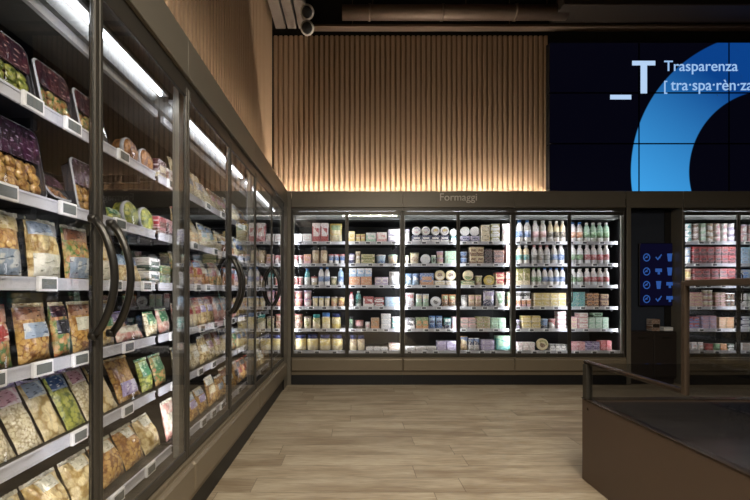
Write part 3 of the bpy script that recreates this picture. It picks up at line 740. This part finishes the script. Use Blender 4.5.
P(3, 1, 405.5, 409.5, 9, 'tub', 'cream', 'green', 'white'); P(3, 1, 410, 420, 11.5, 'tub', 'cream', 'olive', 'tan'); P(3, 1, 420.5, 431, 11.5, 'disc', 'silver', 'white', 'blue')
P(3, 1, 431.5, 436.5, 9, 'tub', 'mint', 'white', 'dark green'); P(3, 1, 437, 444.5, 13, 'tub', 'pink', 'lavender', 'cream', stack=2); P(3, 1, 445, 456.5, 13, 'flat', 'mint', 'tan', 'olive', stack=3)
P(4, 1, 461, 468.5, 12.5, 'tub', 'blue', 'pale blue', 'navy', stack=2); P(4, 1, 470, 484, 17.5, 'box', 'brown', 'cream', 'cream', n=2, stack=2)
P(4, 1, 485, 492.5, 15, 'box', 'black', 'maroon', 'grey', stack=2); P(4, 1, 493.5, 504.5, 14, 'box', 'black', 'brown', 'pink', stack=2); P(4, 1, 506, 511.5, 19, 'box', 'pink', 'white', 'maroon', stack=3)
P(3, 2, 405.5, 419.5, 12, 'bag', 'pale blue', 'blue', 'white', n=2); P(3, 2, 420, 434, 12.5, 'box', 'blue', 'orange', 'white')
d = P(3, 2, 434.5, 456.5, 5, 'flat', 'white', 'cream', 'brown', n=2); P(3, 2, 434.5, 456.5, 11, 'disc', 'cream', 'white', 'brown', n=2, dz=d)
d = P(4, 2, 461, 475, 5, 'flat', 'cream', 'green', 'olive', n=1); P(4, 2, 463, 474, 11, 'disc', 'cream', 'green', 'olive', dz=d)
P(4, 2, 475.5, 483.5, 10, 'tub', 'olive', 'cream', 'tan'); P(4, 2, 484, 495, 13, 'disc', 'yellow', 'olive', 'cream'); P(4, 2, 495.5, 504.5, 13, 'box', 'cream', 'red', 'brown', stack=2); P(4, 2, 506, 511.5, 14, 'box', 'brown', 'pink', 'tan', stack=2)
P(3, 3, 405.5, 415, 14, 'bag', 'white', 'silver', 'red'); P(3, 3, 416, 429.5, 13, 'bag', 'silver', 'mint', 'cream', n=2); P(3, 3, 430.5, 441.5, 12, 'disc', 'silver', 'white', 'black'); P(3, 3, 442, 456.5, 12.5, 'bag', 'orange', 'brown', 'green', n=2)
P(4, 3, 461.5, 468.5, 12, 'tub', 'white', 'black', 'grey'); P(4, 3, 469, 482.5, 12, 'bag', 'cream', 'tan', 'pink', n=2); P(4, 3, 483.5, 495.5, 17.5, 'bag', 'navy', 'lavender', 'white', n=1); P(4, 3, 496, 506, 15.5, 'bag', 'white', 'green', 'mint'); P(4, 3, 507.5, 511.5, 15, 'box', 'green', 'orange', 'cream', stack=2)
P(3, 4, 405.5, 415, 11, 'box', 'white', 'black', 'silver'); P(3, 4, 416, 428.5, 11.5, 'box', 'green', 'orange', 'cream', n=2); P(3, 4, 429, 443, 13, 'bag', 'blue', 'pale blue', 'navy', n=2); P(3, 4, 444, 452, 11, 'bag', 'teal', 'navy', 'white'); P(3, 4, 452.5, 457, 12, 'box', 'pink', 'lavender', 'white')
P(4, 4, 461.5, 476, 11, 'box', 'pink', 'grey', 'cream', n=2, stack=2); P(4, 4, 476.5, 490.5, 12, 'box', 'tan', 'olive', 'silver', n=2, stack=2); P(4, 4, 491, 506, 11, 'box', 'mint', 'grey', 'olive', n=2, stack=2)
P(3, 5, 405.5, 436.5, 4, 'flat', 'white', 'grey', 'silver', n=3); P(3, 5, 437, 456.5, 9.5, 'flat', 'lavender', 'white', 'purple', n=2, stack=2)
P(4, 5, 461, 468.5, 14, 'bag', 'tan', 'blue', 'cream'); P(4, 5, 469, 480.5, 12, 'bag', 'white', 'blue', 'navy', n=2); P(4, 5, 481, 495, 10.5, 'flat', 'lavender', 'white', 'purple', n=1, stack=2); P(4, 5, 496, 511, 14.5, 'box', 'teal', 'mint', 'green', n=1)
# fifth and sixth doors
P(5, 0, 517, 532.5, 22.5, 'bottle', 'white', 'blue', 'blue', n=2); P(5, 0, 533, 548, 22, 'bottle', 'white', 'pink', 'silver', n=2); P(5, 0, 548.5, 566.8, 21.5, 'bottle', 'cream', 'black', 'white', n=3)
P(6, 0, 571, 584.5, 20.5, 'bottle', 'white', 'orange', 'blue', n=2); P(6, 0, 585, 611, 20, 'bottle', 'mint', 'green', 'white', n=4)
P(5, 1, 517, 531, 19, 'bottle', 'cream', 'teal', 'white', n=2); P(5, 1, 532, 551.5, 19, 'bottle', 'silver', 'grey', 'pink', n=3); P(5, 1, 552, 566, 19.5, 'bottle', 'silver', 'blue', 'white', n=2)
P(6, 1, 571, 585, 19.5, 'bottle', 'silver', 'green', 'white', n=2); P(6, 1, 585.5, 611, 19.5, 'bottle', 'silver', 'red', 'white', n=4)
P(5, 2, 517, 530.5, 17, 'box', 'cream', 'olive', 'maroon', n=2); P(5, 2, 532, 542.5, 18, 'bottle', 'white', 'green', 'green', n=2); P(5, 2, 543, 566.5, 18, 'bottle', 'white', 'blue', 'blue', n=4)
P(6, 2, 571, 585, 17, 'bottle', 'silver', 'green', 'white', n=2); P(6, 2, 585.5, 611, 17.5, 'bottle', 'silver', 'red', 'white', n=4)
d = P(5, 3, 517, 532.5, 8, 'tub', 'orange', 'white', 'pink', n=3); P(5, 3, 517, 532, 7.5, 'tub', 'black', 'silver', 'white', n=2, dz=d)
P(5, 3, 534, 566.5, 14, 'box', 'cream', 'yellow', 'grey', n=4, stack=2); P(6, 3, 571.5, 585.5, 15, 'box', 'teal', 'blue', 'cream', n=2, stack=2); P(6, 3, 587, 599, 14, 'box', 'brown', 'orange', 'cream', n=2, stack=2); P(6, 3, 600, 609, 13, 'box', 'maroon', 'tan', 'brown', stack=2)
P(5, 4, 517, 521.5, 9, 'tub', 'purple', 'lavender', 'black'); P(5, 4, 522, 541, 13, 'box', 'yellow', 'cream', 'black', n=2, stack=2); P(5, 4, 542, 549.5, 10, 'tub', 'blue', 'pale blue', 'navy'); P(5, 4, 550, 557, 10, 'tub', 'white', 'pink', 'red'); P(5, 4, 557.5, 566.5, 17.5, 'flat', 'pink', 'white', 'silver', stack=4)
P(6, 4, 571, 577.5, 12, 'flat', 'cream', 'pink', 'white', stack=2); P(6, 4, 578, 588.5, 16, 'flat', 'pink', 'white', 'cream', stack=3); d = P(6, 4, 589, 609, 11.5, 'flat', 'mint', 'white', 'silver', n=3, stack=2); P(6, 4, 593, 603, 5, 'flat', 'dark green', 'mint', 'green', dz=d)
P(5, 5, 517, 535, 8, 'flat', 'white', 'red', 'pink', n=3, stack=2); P(5, 5, 536.5, 549, 13, 'disc', 'cream', 'olive', 'brown'); P(5, 5, 550, 566.5, 6, 'flat', 'grey', 'white', 'black', n=3)
P(6, 5, 571.5, 585.5, 8.5, 'flat', 'pink', 'white', 'red', n=2, stack=2); P(6, 5, 586, 600, 8.5, 'flat', 'lavender', 'purple', 'navy', n=2, stack=2); P(6, 5, 600.5, 612, 9.5, 'flat', 'red', 'white', 'pink', n=2, stack=2)
# fridge beyond the passage
for k, (a, c_) in enumerate((('teal', 'white'), ('brown', 'cream'), ('mint', 'teal'), ('tan', 'cream'), ('pink', 'white'), ('white', 'pink'), ('lavender', 'white'))):
    P(7, 0, 687 + k * 7.15, 694 + k * 7.15, 19, 'tub', 'white' if c_ != 'white' else c_, a, a if a != 'white' else 'pink', stack=3)
P(7, 1, 687, 692.5, 17, 'tub', 'white', 'blue', 'pale blue', stack=2); P(7, 1, 693, 736, 17.5, 'box', 'red', 'maroon', 'pink', n=6, stack=2)
P(7, 2, 687, 693, 17, 'tub', 'yellow', 'cream', 'orange', stack=2); P(7, 2, 694, 736, 17, 'box', 'red', 'maroon', 'pink', n=5, stack=2)
P(7, 3, 687, 703, 14.5, 'flat', 'pink', 'cream', 'red', n=2, stack=4); P(7, 3, 704, 714, 17, 'tub', 'cream', 'white', 'pink', n=2, stack=3); P(7, 3, 715.5, 726, 14.5, 'flat', 'tan', 'pink', 'brown', n=2, stack=3); P(7, 3, 727.5, 736, 14, 'tub', 'brown', 'white', 'dark green', n=2, stack=2)
P(7, 4, 687.5, 700, 12, 'box', 'red', 'blue', 'pink', n=2, stack=2); P(7, 4, 702, 717, 13, 'flat', 'lavender', 'pink', 'purple', n=2, stack=3); P(7, 4, 719, 734.5, 11.5, 'flat', 'tan', 'orange', 'cream', n=2, stack=3)
P(7, 5, 687, 706, 8, 'bag', 'white', 'silver', 'pink', n=3)
for k, c_ in enumerate(('red', 'green', 'orange', 'dark green')): P(7, 5, 707 + k * 7, 713.6 + k * 7, 6.5, 'flat', c_, 'white' if k == 3 else c_, 'black', stack=2)
for sh, (a, c_) in enumerate((('pink', 'lavender'), ('pale blue', 'grey'), ('blue', 'grey'), ('white', 'dark green'), ('silver', 'navy'), ('white', 'orange'))):
    P(8, sh, 742, 766, [18, 17, 16, 14, 12, 7][sh], 'tub' if sh in (0, 3) else 'box', a, c_, 'white', n=3, stack=2)

# ---- the side run: bags, trays and round packs facing the aisle
F_ = {
 'tortellini': food('tortellini', 'b98a48', 'dcb86e', '87592a'), 'ravioli': food('ravioli', 'cfb67a', 'e8d49c', '9c7c40', 45),
 'brown': food('brown_bread', '8c5a30', 'c08e56', '5a3218', 90), 'green': food('green_pasta', '8f9a3c', 'c2c060', '5a6a28', 60),
 'mixed': food('mixed_salad', 'b0563a', 'd8c07a', '4f7a3a', 60), 'cream': food('grated_cheese', 'cfc49c', 'e8dfc0', 'a09068', 110),
 'gnocchi': food('gnocchi', 'd8c48a', 'ecdcae', 'a88c50', 38), 'ham': food('sliced_ham', 'c9857a', 'e4b2a0', 'f0e0d0', 30)}
FP = {
 'brown': film('brown', '8a5a40', 'b08a6c', '3c2418'),
 'maroon': film('maroon', '3a0e1a', '240a1c', 'a98880'), 'purple': film('purple', '24121f', '3a1a32', '8c7890'), 'pale': film('pale', 'dcd8c4', 'c8c4ac', '90907c'),
 'blue': film('blue', '35598c', '9db4cc', 'e8e8e8'), 'steel': film('steel', '8f9fae', 'c8ccc8', '4a5a6c'), 'red': film('red', 'a8362c', 'd0a088', 'e8d8c8'),
 'green': film('green', '3f7a52', 'b4c89c', 'e8e8d8'), 'pink': film('pink', 'd8a8b0', 'ece0dc', '8c4c60'), 'black': film('black', '2a2a2e', '5a5a60', 'd0d0d0'),
 'cream': film('cream', 'e8dcb8', 'd8c48c', 'a88a50'), 'lavender': film('lavender', 'a898c0', 'd8d0e0', '5c4878')}
LITEMS = []
def place(me_list, name, Y, sh, tilt, dx=0.0, lift=0.0, zr=0.0, desc='', cat='bag', kids=()):
    """stand an object on a shelf of the side run with its front to the aisle"""
    fy = .16 if sh < 5 else .08
    o = link(name, me_list, None, (XF - fy - .012 - dx, Y, LZ[sh] + .0125 + lift), (-tilt, 0, R(90) + zr))
    for nm, me in kids: link(nm, me, o)
    LITEMS.append((sh, Y, desc, o, cat)); return o
def lbag(sh, Y0, Y1, h, body, lab, desc, tilt=R(10), t=.05, lr=(.45, .9), dx=0.0, lift=0.0, lw=.75, seal='cream', seed=None, zr=0.0, top=None):
    w = (Y1 - Y0) * .96; seed = random.randint(0, 6) if seed is None else seed
    a, l, s = bag_meshes(w, h, t, seed, F_[body], FP[lab], FP[seal], lr, lw)
    kids = [('label', l), ('seal', s)]
    if top: kids.append(('printed_top', bag_meshes(w, h, t, seed, F_[body], FP[top], FP[seal], (.72, .93), .93)[1]))
    return place(a, 'pasta_bag', (Y0 + Y1) / 2, sh, tilt, t / 2 * 1.15 + dx, t / 2 * math.sin(tilt) * .25 + lift, zr, desc, 'bag', kids)
def rrect(w, h, r, z0, y, n=6):
    pts = []
    for cx, cz, a0 in ((w / 2 - r, z0 + r, -90), (w / 2 - r, z0 + h - r, 0), (-w / 2 + r, z0 + h - r, 90), (-w / 2 + r, z0 + r, 180)):
        for i in range(n + 1):
            a = R(a0 + 90 * i / n); pts.append((cx + r * math.cos(a), y, cz + r * math.sin(a)))
    return pts
def loft(b, rings, mi=0, cap0=True, cap1=True, sm=False):
    n = len(rings[0]); vs = [p for r in rings for p in r]; fs = []
    for k in range(len(rings) - 1):
        for j in range(n): fs.append((k * n + j, k * n + (j + 1) % n, (k + 1) * n + (j + 1) % n, (k + 1) * n + j))
    if cap0: fs.append(tuple(reversed(range(n))))
    if cap1: fs.append(tuple((len(rings) - 1) * n + j for j in range(n)))
    b.add(vs, [f[::-1] for f in fs], mi, sm)
M_rim = plain('tray_rim_plastic', 'b4b7bc', 0.15)
M_traybody = plain('smoky_tray_plastic', '4c4c52', 0.15)
def ltray(sh, Y0, Y1, h, card, fill, desc, tilt=R(12), dx=0.0, lift=0.0, zr=0.0, split=.5):
    w = (Y1 - Y0) * .97; key = (round(w, 3), h)
    def tray():
        b = MB()
        loft(b, [rrect(w, h, .025, 0, .0), rrect(w, h, .025, 0, .004), rrect(w - .02, h - .02, .02, .01, .006), rrect(w - .035, h - .035, .016, .0175, .045)], 1, False, True)
        outer = rrect(w, h, .025, 0, 0); inner = rrect(w - .012, h - .012, .021, .006, 0); n = len(outer)
        o2 = [(p[0], -.003, p[2]) for p in inner]
        b.add(outer + o2, [(j, (j + 1) % n, n + (j + 1) % n, n + j) for j in range(n)], 0)
        return b.mesh('tray', [M_rim, M_traybody])
    def sleeve():
        b = MB(); z0 = h * split; ww = w - .014
        loft(b, [rrect(ww, h - z0 - .008, .018, z0, -.003), rrect(ww, h - z0 - .008, .018, z0, -.0005)], 0); return b.mesh('printed_film', FP[card])
    def contents():
        b = MB(); rr = random.Random(int(w * 1e4) + len(fill)); ww = w - .03
        n = 4; bs = ww / n
        for i in range(n):
            for j in range(3):
                cx = -ww / 2 + (i + .5) * bs + rr.uniform(-.004, .004); cz = .014 + (j + .5) * (h * split - .016) / 3; sx = bs * .56; sz = h * split / 5.2; yy = rr.uniform(0, .008)
                pr = [(0, 0), (.5, .0), (.85, .25), (1.0, .5), (.8, .9), (0, 1.0)]
                m = 10; vs = []
                for rad, hh in pr:
                    for q in range(m):
                        a = 2 * math.pi * q / m; vs.append((cx + sx * rad * math.cos(a), .012 + yy - hh * .013, cz + sz * rad * math.sin(a)))
                b.add(vs, [(k * m + q, k * m + (q + 1) % m, (k + 1) * m + (q + 1) % m, (k + 1) * m + q) for k in range(5) for q in range(m)], 0, True)
        b.box(-ww / 2, ww / 2, .012, .03, .012, h * split - .002, 1)
        return b.mesh('filling', [F_[fill], FP[card]])
    def cover():
        b = MB(); loft(b, [rrect(w - .014, h * split - .008, .012, .007, -.003), rrect(w - .014, h * split - .008, .012, .007, -.002)], 0); return b.mesh('clear_window', M_clear)
    return place(cached(('tray', key), tray), 'food_tray', (Y0 + Y1) / 2, sh, tilt, .014 + dx, lift + .045 * math.sin(tilt), zr, desc, 'food tray',
                 (('printed_film', cached(('slv', key, card), sleeve)), ('filling', cached(('fil', key, card, fill), contents)), ('clear_window', cached(('cov', key), cover))))
def lround(sh, Y0, Y1, fill, desc, tilt=R(6), lift=0.0, dx=0.0):
    w = (Y1 - Y0) * .97; r = w / 2
    def body():
        b = MB(); b.lathe([(r * .8, -.06), (r * .95, -.05), (r * .93, -.012), (r * .9, -.002), (r * .7, .008), (0, .014)], 26, (0, 0, r), 'y'); return b.mesh('round_pack', F_[fill])
    def rim():
        b = MB(); b.lathe([(r * .955, -.02), (r, -.018), (r, -.006), (r * .92, -.003)], 26, (0, 0, r), 'y'); return b.mesh('rim', M_rim)
    return place(cached(('rnd', round(w, 3), fill), body), 'round_pack', (Y0 + Y1) / 2, sh, tilt, .022 + dx, lift, 0, desc, 'packet', (('rim', cached(('rrm', round(w, 3)), rim)),))
def lbox(sh, Y0, Y1, h, c1, c2, c3, desc, stack=1):
    for s in range(stack):
        hh = h / stack
        o = place(small_box((Y1 - Y0) * .95, .1, hh - .001, printed(c1, c2, c3), printed(c2, c1, c3, 60)), 'carton', (Y0 + Y1) / 2, sh, 0, .012, s * (hh + .0005), 0,
                  (('upper ', 'lower ')[1 - s] if stack == 2 else '') + desc, 'box')

# top shelf
ltray(0, 1.06, 1.262, .185, 'maroon', 'green', 'maroon tray of green filled pasta'); ltray(0, 1.275, 1.44, .18, 'maroon', 'mixed', 'maroon tray with orange filling')
ltray(0, 1.455, 1.63, .175, 'maroon', 'mixed', 'maroon tray with orange filling')
lround(0, 1.755, 1.885, 'brown', 'round clear pack of brown bread'); lround(0, 1.895, 2.025, 'brown', 'round clear pack of brown bread')
lbox(0, 2.04, 2.13, .11, 'maroon', 'cream', 'white', 'maroon and cream carton', 1); lbox(0, 2.14, 2.24, .09, 'brown', 'white', 'pink', 'brown and white carton', 1)
# second shelf
ltray(1, 1.10, 1.305, .225, 'purple', 'tortellini', 'tall purple tray of tortellini', R(10)); ltray(1, 1.315, 1.425, .11, 'purple', 'brown', 'small purple tray of brown pasta', R(35))
ltray(1, 1.44, 1.62, .20, 'purple', 'tortellini', 'purple tray of yellow tortellini', R(10))
lbag(1, 1.625, 1.75, .07, 'green', 'green', 'low bag of green pasta', R(25), .035, seal='green'); lround(1, 1.755, 1.885, 'green', 'round clear pack of green pasta'); lround(1, 1.895, 2.025, 'green', 'round clear pack of green pasta')
lbox(1, 2.04, 2.13, .10, 'red', 'brown', 'pink', 'red and brown carton', 1); lbox(1, 2.14, 2.24, .10, 'maroon', 'pink', 'white', 'maroon and pink carton', 1)
# third shelf
for k, (a, c_) in enumerate(((1.075, 1.225), (1.24, 1.385), (1.40, 1.545), (1.56, 1.69))):
    lbag(2, a, c_, .20, ('tortellini', 'ravioli', 'mixed', 'ravioli')[k], ('steel', 'pale', 'steel', 'pale')[k], ('cream bag of tortellini with steel-blue print', 'pale bag of ravioli', 'cream bag of mixed pasta, blue-grey print', 'tall pale bag of ravioli')[k], R(6), .055, (.05, .42), seal='pale', lw=.85, top=('cream', 'steel', 'brown', 'cream')[k])
lbag(2, 1.70, 1.93, .135, 'ravioli', 'blue', 'wide bag with blue top and yellow pasta', R(20), .06, (.55, .93), lw=.9, seal='blue')
lbox(2, 1.95, 2.06, .13, 'white', 'dark green', 'black', 'white and green carton', 2); lbox(2, 2.07, 2.18, .10, 'olive', 'green', 'cream', 'olive carton with green print', 2)
# fourth shelf
D = ((1.055, 1.185, 'mixed', 'red', 'red-topped bag of pasta'), (1.20, 1.335, 'tortellini', 'steel', 'golden pasta bag with grey-blue band'), (1.345, 1.425, 'mixed', 'black', 'narrow pasta bag with dark label'),
     (1.435, 1.565, 'tortellini', 'pale', 'golden pasta bag with pale label'), (1.575, 1.69, 'ravioli', 'green', 'yellow ravioli bag with green label'))
for a, c_, f, l, ds_ in D: lbag(3, a, c_, .185, f, l, ds_, R(8), .05, (.40, .66) if l in ('steel', 'black') else (.42, .68), seal='red' if l == 'red' else 'cream', top={'red': 'red', 'steel': 'brown', 'black': 'maroon', 'pale': 'brown', 'green': 'steel'}[l])
lbag(3, 1.70, 1.93, .07, 'ham', 'pale', 'low wide bag of sliced ham', R(30), .045, seal='pale'); lbag(3, 1.71, 1.92, .10, 'mixed', 'lavender', 'mixed bag lying behind the sliced ham', R(20), .05, dx=.07, lift=.03, seal='lavender')
lbag(3, 1.95, 2.06, .12, 'cream', 'green', 'green and cream bag of grated cheese', R(12), seal='green'); lbag(3, 2.08, 2.20, .13, 'ham', 'green', 'green-labelled bag of ham', R(12), seal='green')
# fifth shelf
lbag(4, .93, 1.075, .17, 'tortellini', 'blue', 'pale bag with blue print of tortellini', R(12), .055, (.5, .95), seal='pale', lw=.9)
E = 1.085
for k in range(6):
    lbag(4, E + k * .103, E + .1 + k * .103, .215, ('cream', 'cream', 'gnocchi', 'green', 'cream', 'gnocchi')[k], ('lavender', 'pink', 'steel', 'blue', 'pink', 'black')[k],
         ('slim bag with lavender top', 'slim bag with pink top', 'slim gnocchi bag, grey top', 'slim green bag, blue top', 'slim cheese bag with pink label', 'slim gnocchi bag, dark top')[k], R(27), .032, (.68, .93), seal='lavender', lw=.85)
lbag(4, 1.72, 1.90, .20, 'tortellini', 'lavender', 'golden bag with lavender label', R(22), .05, (.1, .4)); lbag(4, 1.91, 2.02, .16, 'green', 'green', 'green bag of pasta', R(15), seal='green'); lbag(4, 2.04, 2.16, .16, 'mixed', 'green', 'green-labelled mixed bag', R(15), seal='green')
# bottom
G = .90
for k in range(7):
    lbag(5, G + k * .152, G + .148 + k * .152, .17, ('gnocchi', 'gnocchi', 'ravioli', 'gnocchi', 'tortellini', 'tortellini', 'gnocchi')[k], 'pale', ('plump bag of pale gnocchi', 'plump bag of pale gnocchi', 'plump bag of ravioli', 'plump bag of pale gnocchi', 'plump bag of golden tortellini', 'plump bag of golden tortellini', 'plump bag of pale gnocchi')[k], R(24), .075, (.7, .93), seal='pale', lw=.5)
# the rest of the run
kinds = ['cream', 'ravioli', 'gnocchi', 'tortellini', 'mixed', 'green', 'ham', 'brown']; labs = ['steel', 'pale', 'blue', 'red', 'black', 'green', 'pink', 'cream', 'lavender']
NM = dict(cream='grated cheese', ravioli='ravioli', gnocchi='gnocchi', tortellini='tortellini', mixed='mixed pasta', green='green pasta', ham='ham', brown='bread')
LN = dict(steel='grey-blue', pale='pale', blue='blue', red='red', black='dark', green='green', pink='pink', cream='cream', lavender='lavender')
rr = random.Random(21); tops = ['brown', 'steel', 'pale', 'black', 'cream', 'blue', None]
pref = [(['cream', 'ravioli', 'cream'], ['pale', 'black', 'steel', 'pale']), (['ravioli', 'cream', 'gnocchi'], ['steel', 'blue', 'pale']), (['tortellini', 'ravioli', 'mixed'], ['pale', 'cream', 'red']),
        (['ravioli', 'ham', 'tortellini'], ['pale', 'steel', 'pink']), (['gnocchi', 'ravioli', 'cream'], ['cream', 'pale', 'steel']), (['tortellini', 'ravioli', 'tortellini'], ['pale', 'steel', 'cream'])]
for sh in range(6):
    Y = 2.26 if sh < 5 else 1.985; run = 0; f = l = None
    while Y < 4.5:
        if run <= 0:
            f = rr.choice(pref[sh][0] if rr.random() < .8 else kinds); l = rr.choice(pref[sh][1] if rr.random() < .7 else labs); run = rr.choice((1, 2, 2, 3))
            w = rr.uniform(.11, .155); h = rr.uniform(.15, .2); tl = R(rr.uniform(6, 20)); tp = rr.choice(tops)
        lbag(sh, Y, Y + w, h, f, l, 'bag of %s with %s label' % (NM[f], LN[l]), tl, .05, (.42, .68), seal='pale' if l != 'red' else 'red', seed=rr.randint(0, 4), top=tp); Y += w + .006; run -= 1

# ------------------------------------------------------------------ labels
def along(i): return ORD[i] if i < len(ORD) else 'last'
bayname = {1: 'first back door', 2: 'second back door', 3: 'third back door', 4: 'fourth back door', 5: 'fifth back door', 6: 'sixth back door', 7: 'door beyond recess', 8: 'edge door beyond recess'}
keys = {}
for it in ITEMS: keys.setdefault((it[0], it[1], it[5]), []).append(it)
for (bay, sh, desc), its in keys.items():
    cols = sorted({i[2] for i in its})
    for i in its:
        st = ''
        if i[4] == 2: st = ('lower ', 'upper ')[i[3]]
        elif i[4] == 3: st = ('lowest ', 'middle ', 'topmost ')[i[3]]
        elif i[4] > 3: st = ['lowest ', 'low-middle ', 'high-middle ', 'topmost '][i[3]]
        pos = '' if len(cols) == 1 else ', %s from corner' % along(cols.index(i[2]))
        tag(i[6], '%s%s%s, %s shelf, %s' % (st, desc, pos, SHELF[sh], bayname[bay]), i[7], '%s goods behind the %s' % (SHELF[sh] + ' shelf', bayname[bay]))
keys = {}
def lbay(Y): return 0 if Y < 1.272 else 1 if Y < 1.96 else 2 if Y < 2.648 else 3 if Y < 3.334 else 4 if Y < 4.02 else 5
LB = ['first side door', 'second side door', 'third side door', 'fourth side door', 'fifth side door', 'side door at corner']
for it in LITEMS: keys.setdefault((it[0], lbay(it[1]), it[2]), []).append(it)
for (sh, bay, desc), its in keys.items():
    its.sort(key=lambda q: q[1])
    for n, i in enumerate(its):
        pos = '' if len(its) == 1 else ', %s going inward' % along(n)
        tag(i[3], '%s%s, %s shelf, %s' % (desc, pos, SHELF[sh], LB[bay]), i[4], '%s goods of the side run' % (SHELF[sh] + ' shelf'))

# ------------------------------------------------------------------ camera, world, colour
cam = bpy.data.cameras.new('camera'); co = bpy.data.objects.new('camera', cam); COL.objects.link(co)
co.location = (0, 0, EYE); co.rotation_euler = (R(90), 0, 0)
cam.sensor_width = 36; cam.lens = F / 750 * 36; cam.shift_x = (375 - PX) / 750; cam.shift_y = -(250 - PY) / 750; cam.clip_start = .02
SC.camera = co
w = bpy.data.worlds.new('world'); SC.world = w; w.use_nodes = True
w.node_tree.nodes['Background'].inputs[0].default_value = (.9, .85, .8, 1); w.node_tree.nodes['Background'].inputs[1].default_value = .02
SC.view_settings.view_transform = 'Standard'; SC.view_settings.look = 'None'; SC.view_settings.gamma = 1; SC.view_settings.exposure = 0.0
cy = SC.cycles; cy.use_denoising = True; cy.max_bounces = 7; cy.diffuse_bounces = 3; cy.glossy_bounces = 4; cy.transparent_max_bounces = 24; cy.transmission_bounces = 4
cy.sample_clamp_indirect = 6; cy.caustics_reflective = False; cy.caustics_refractive = False
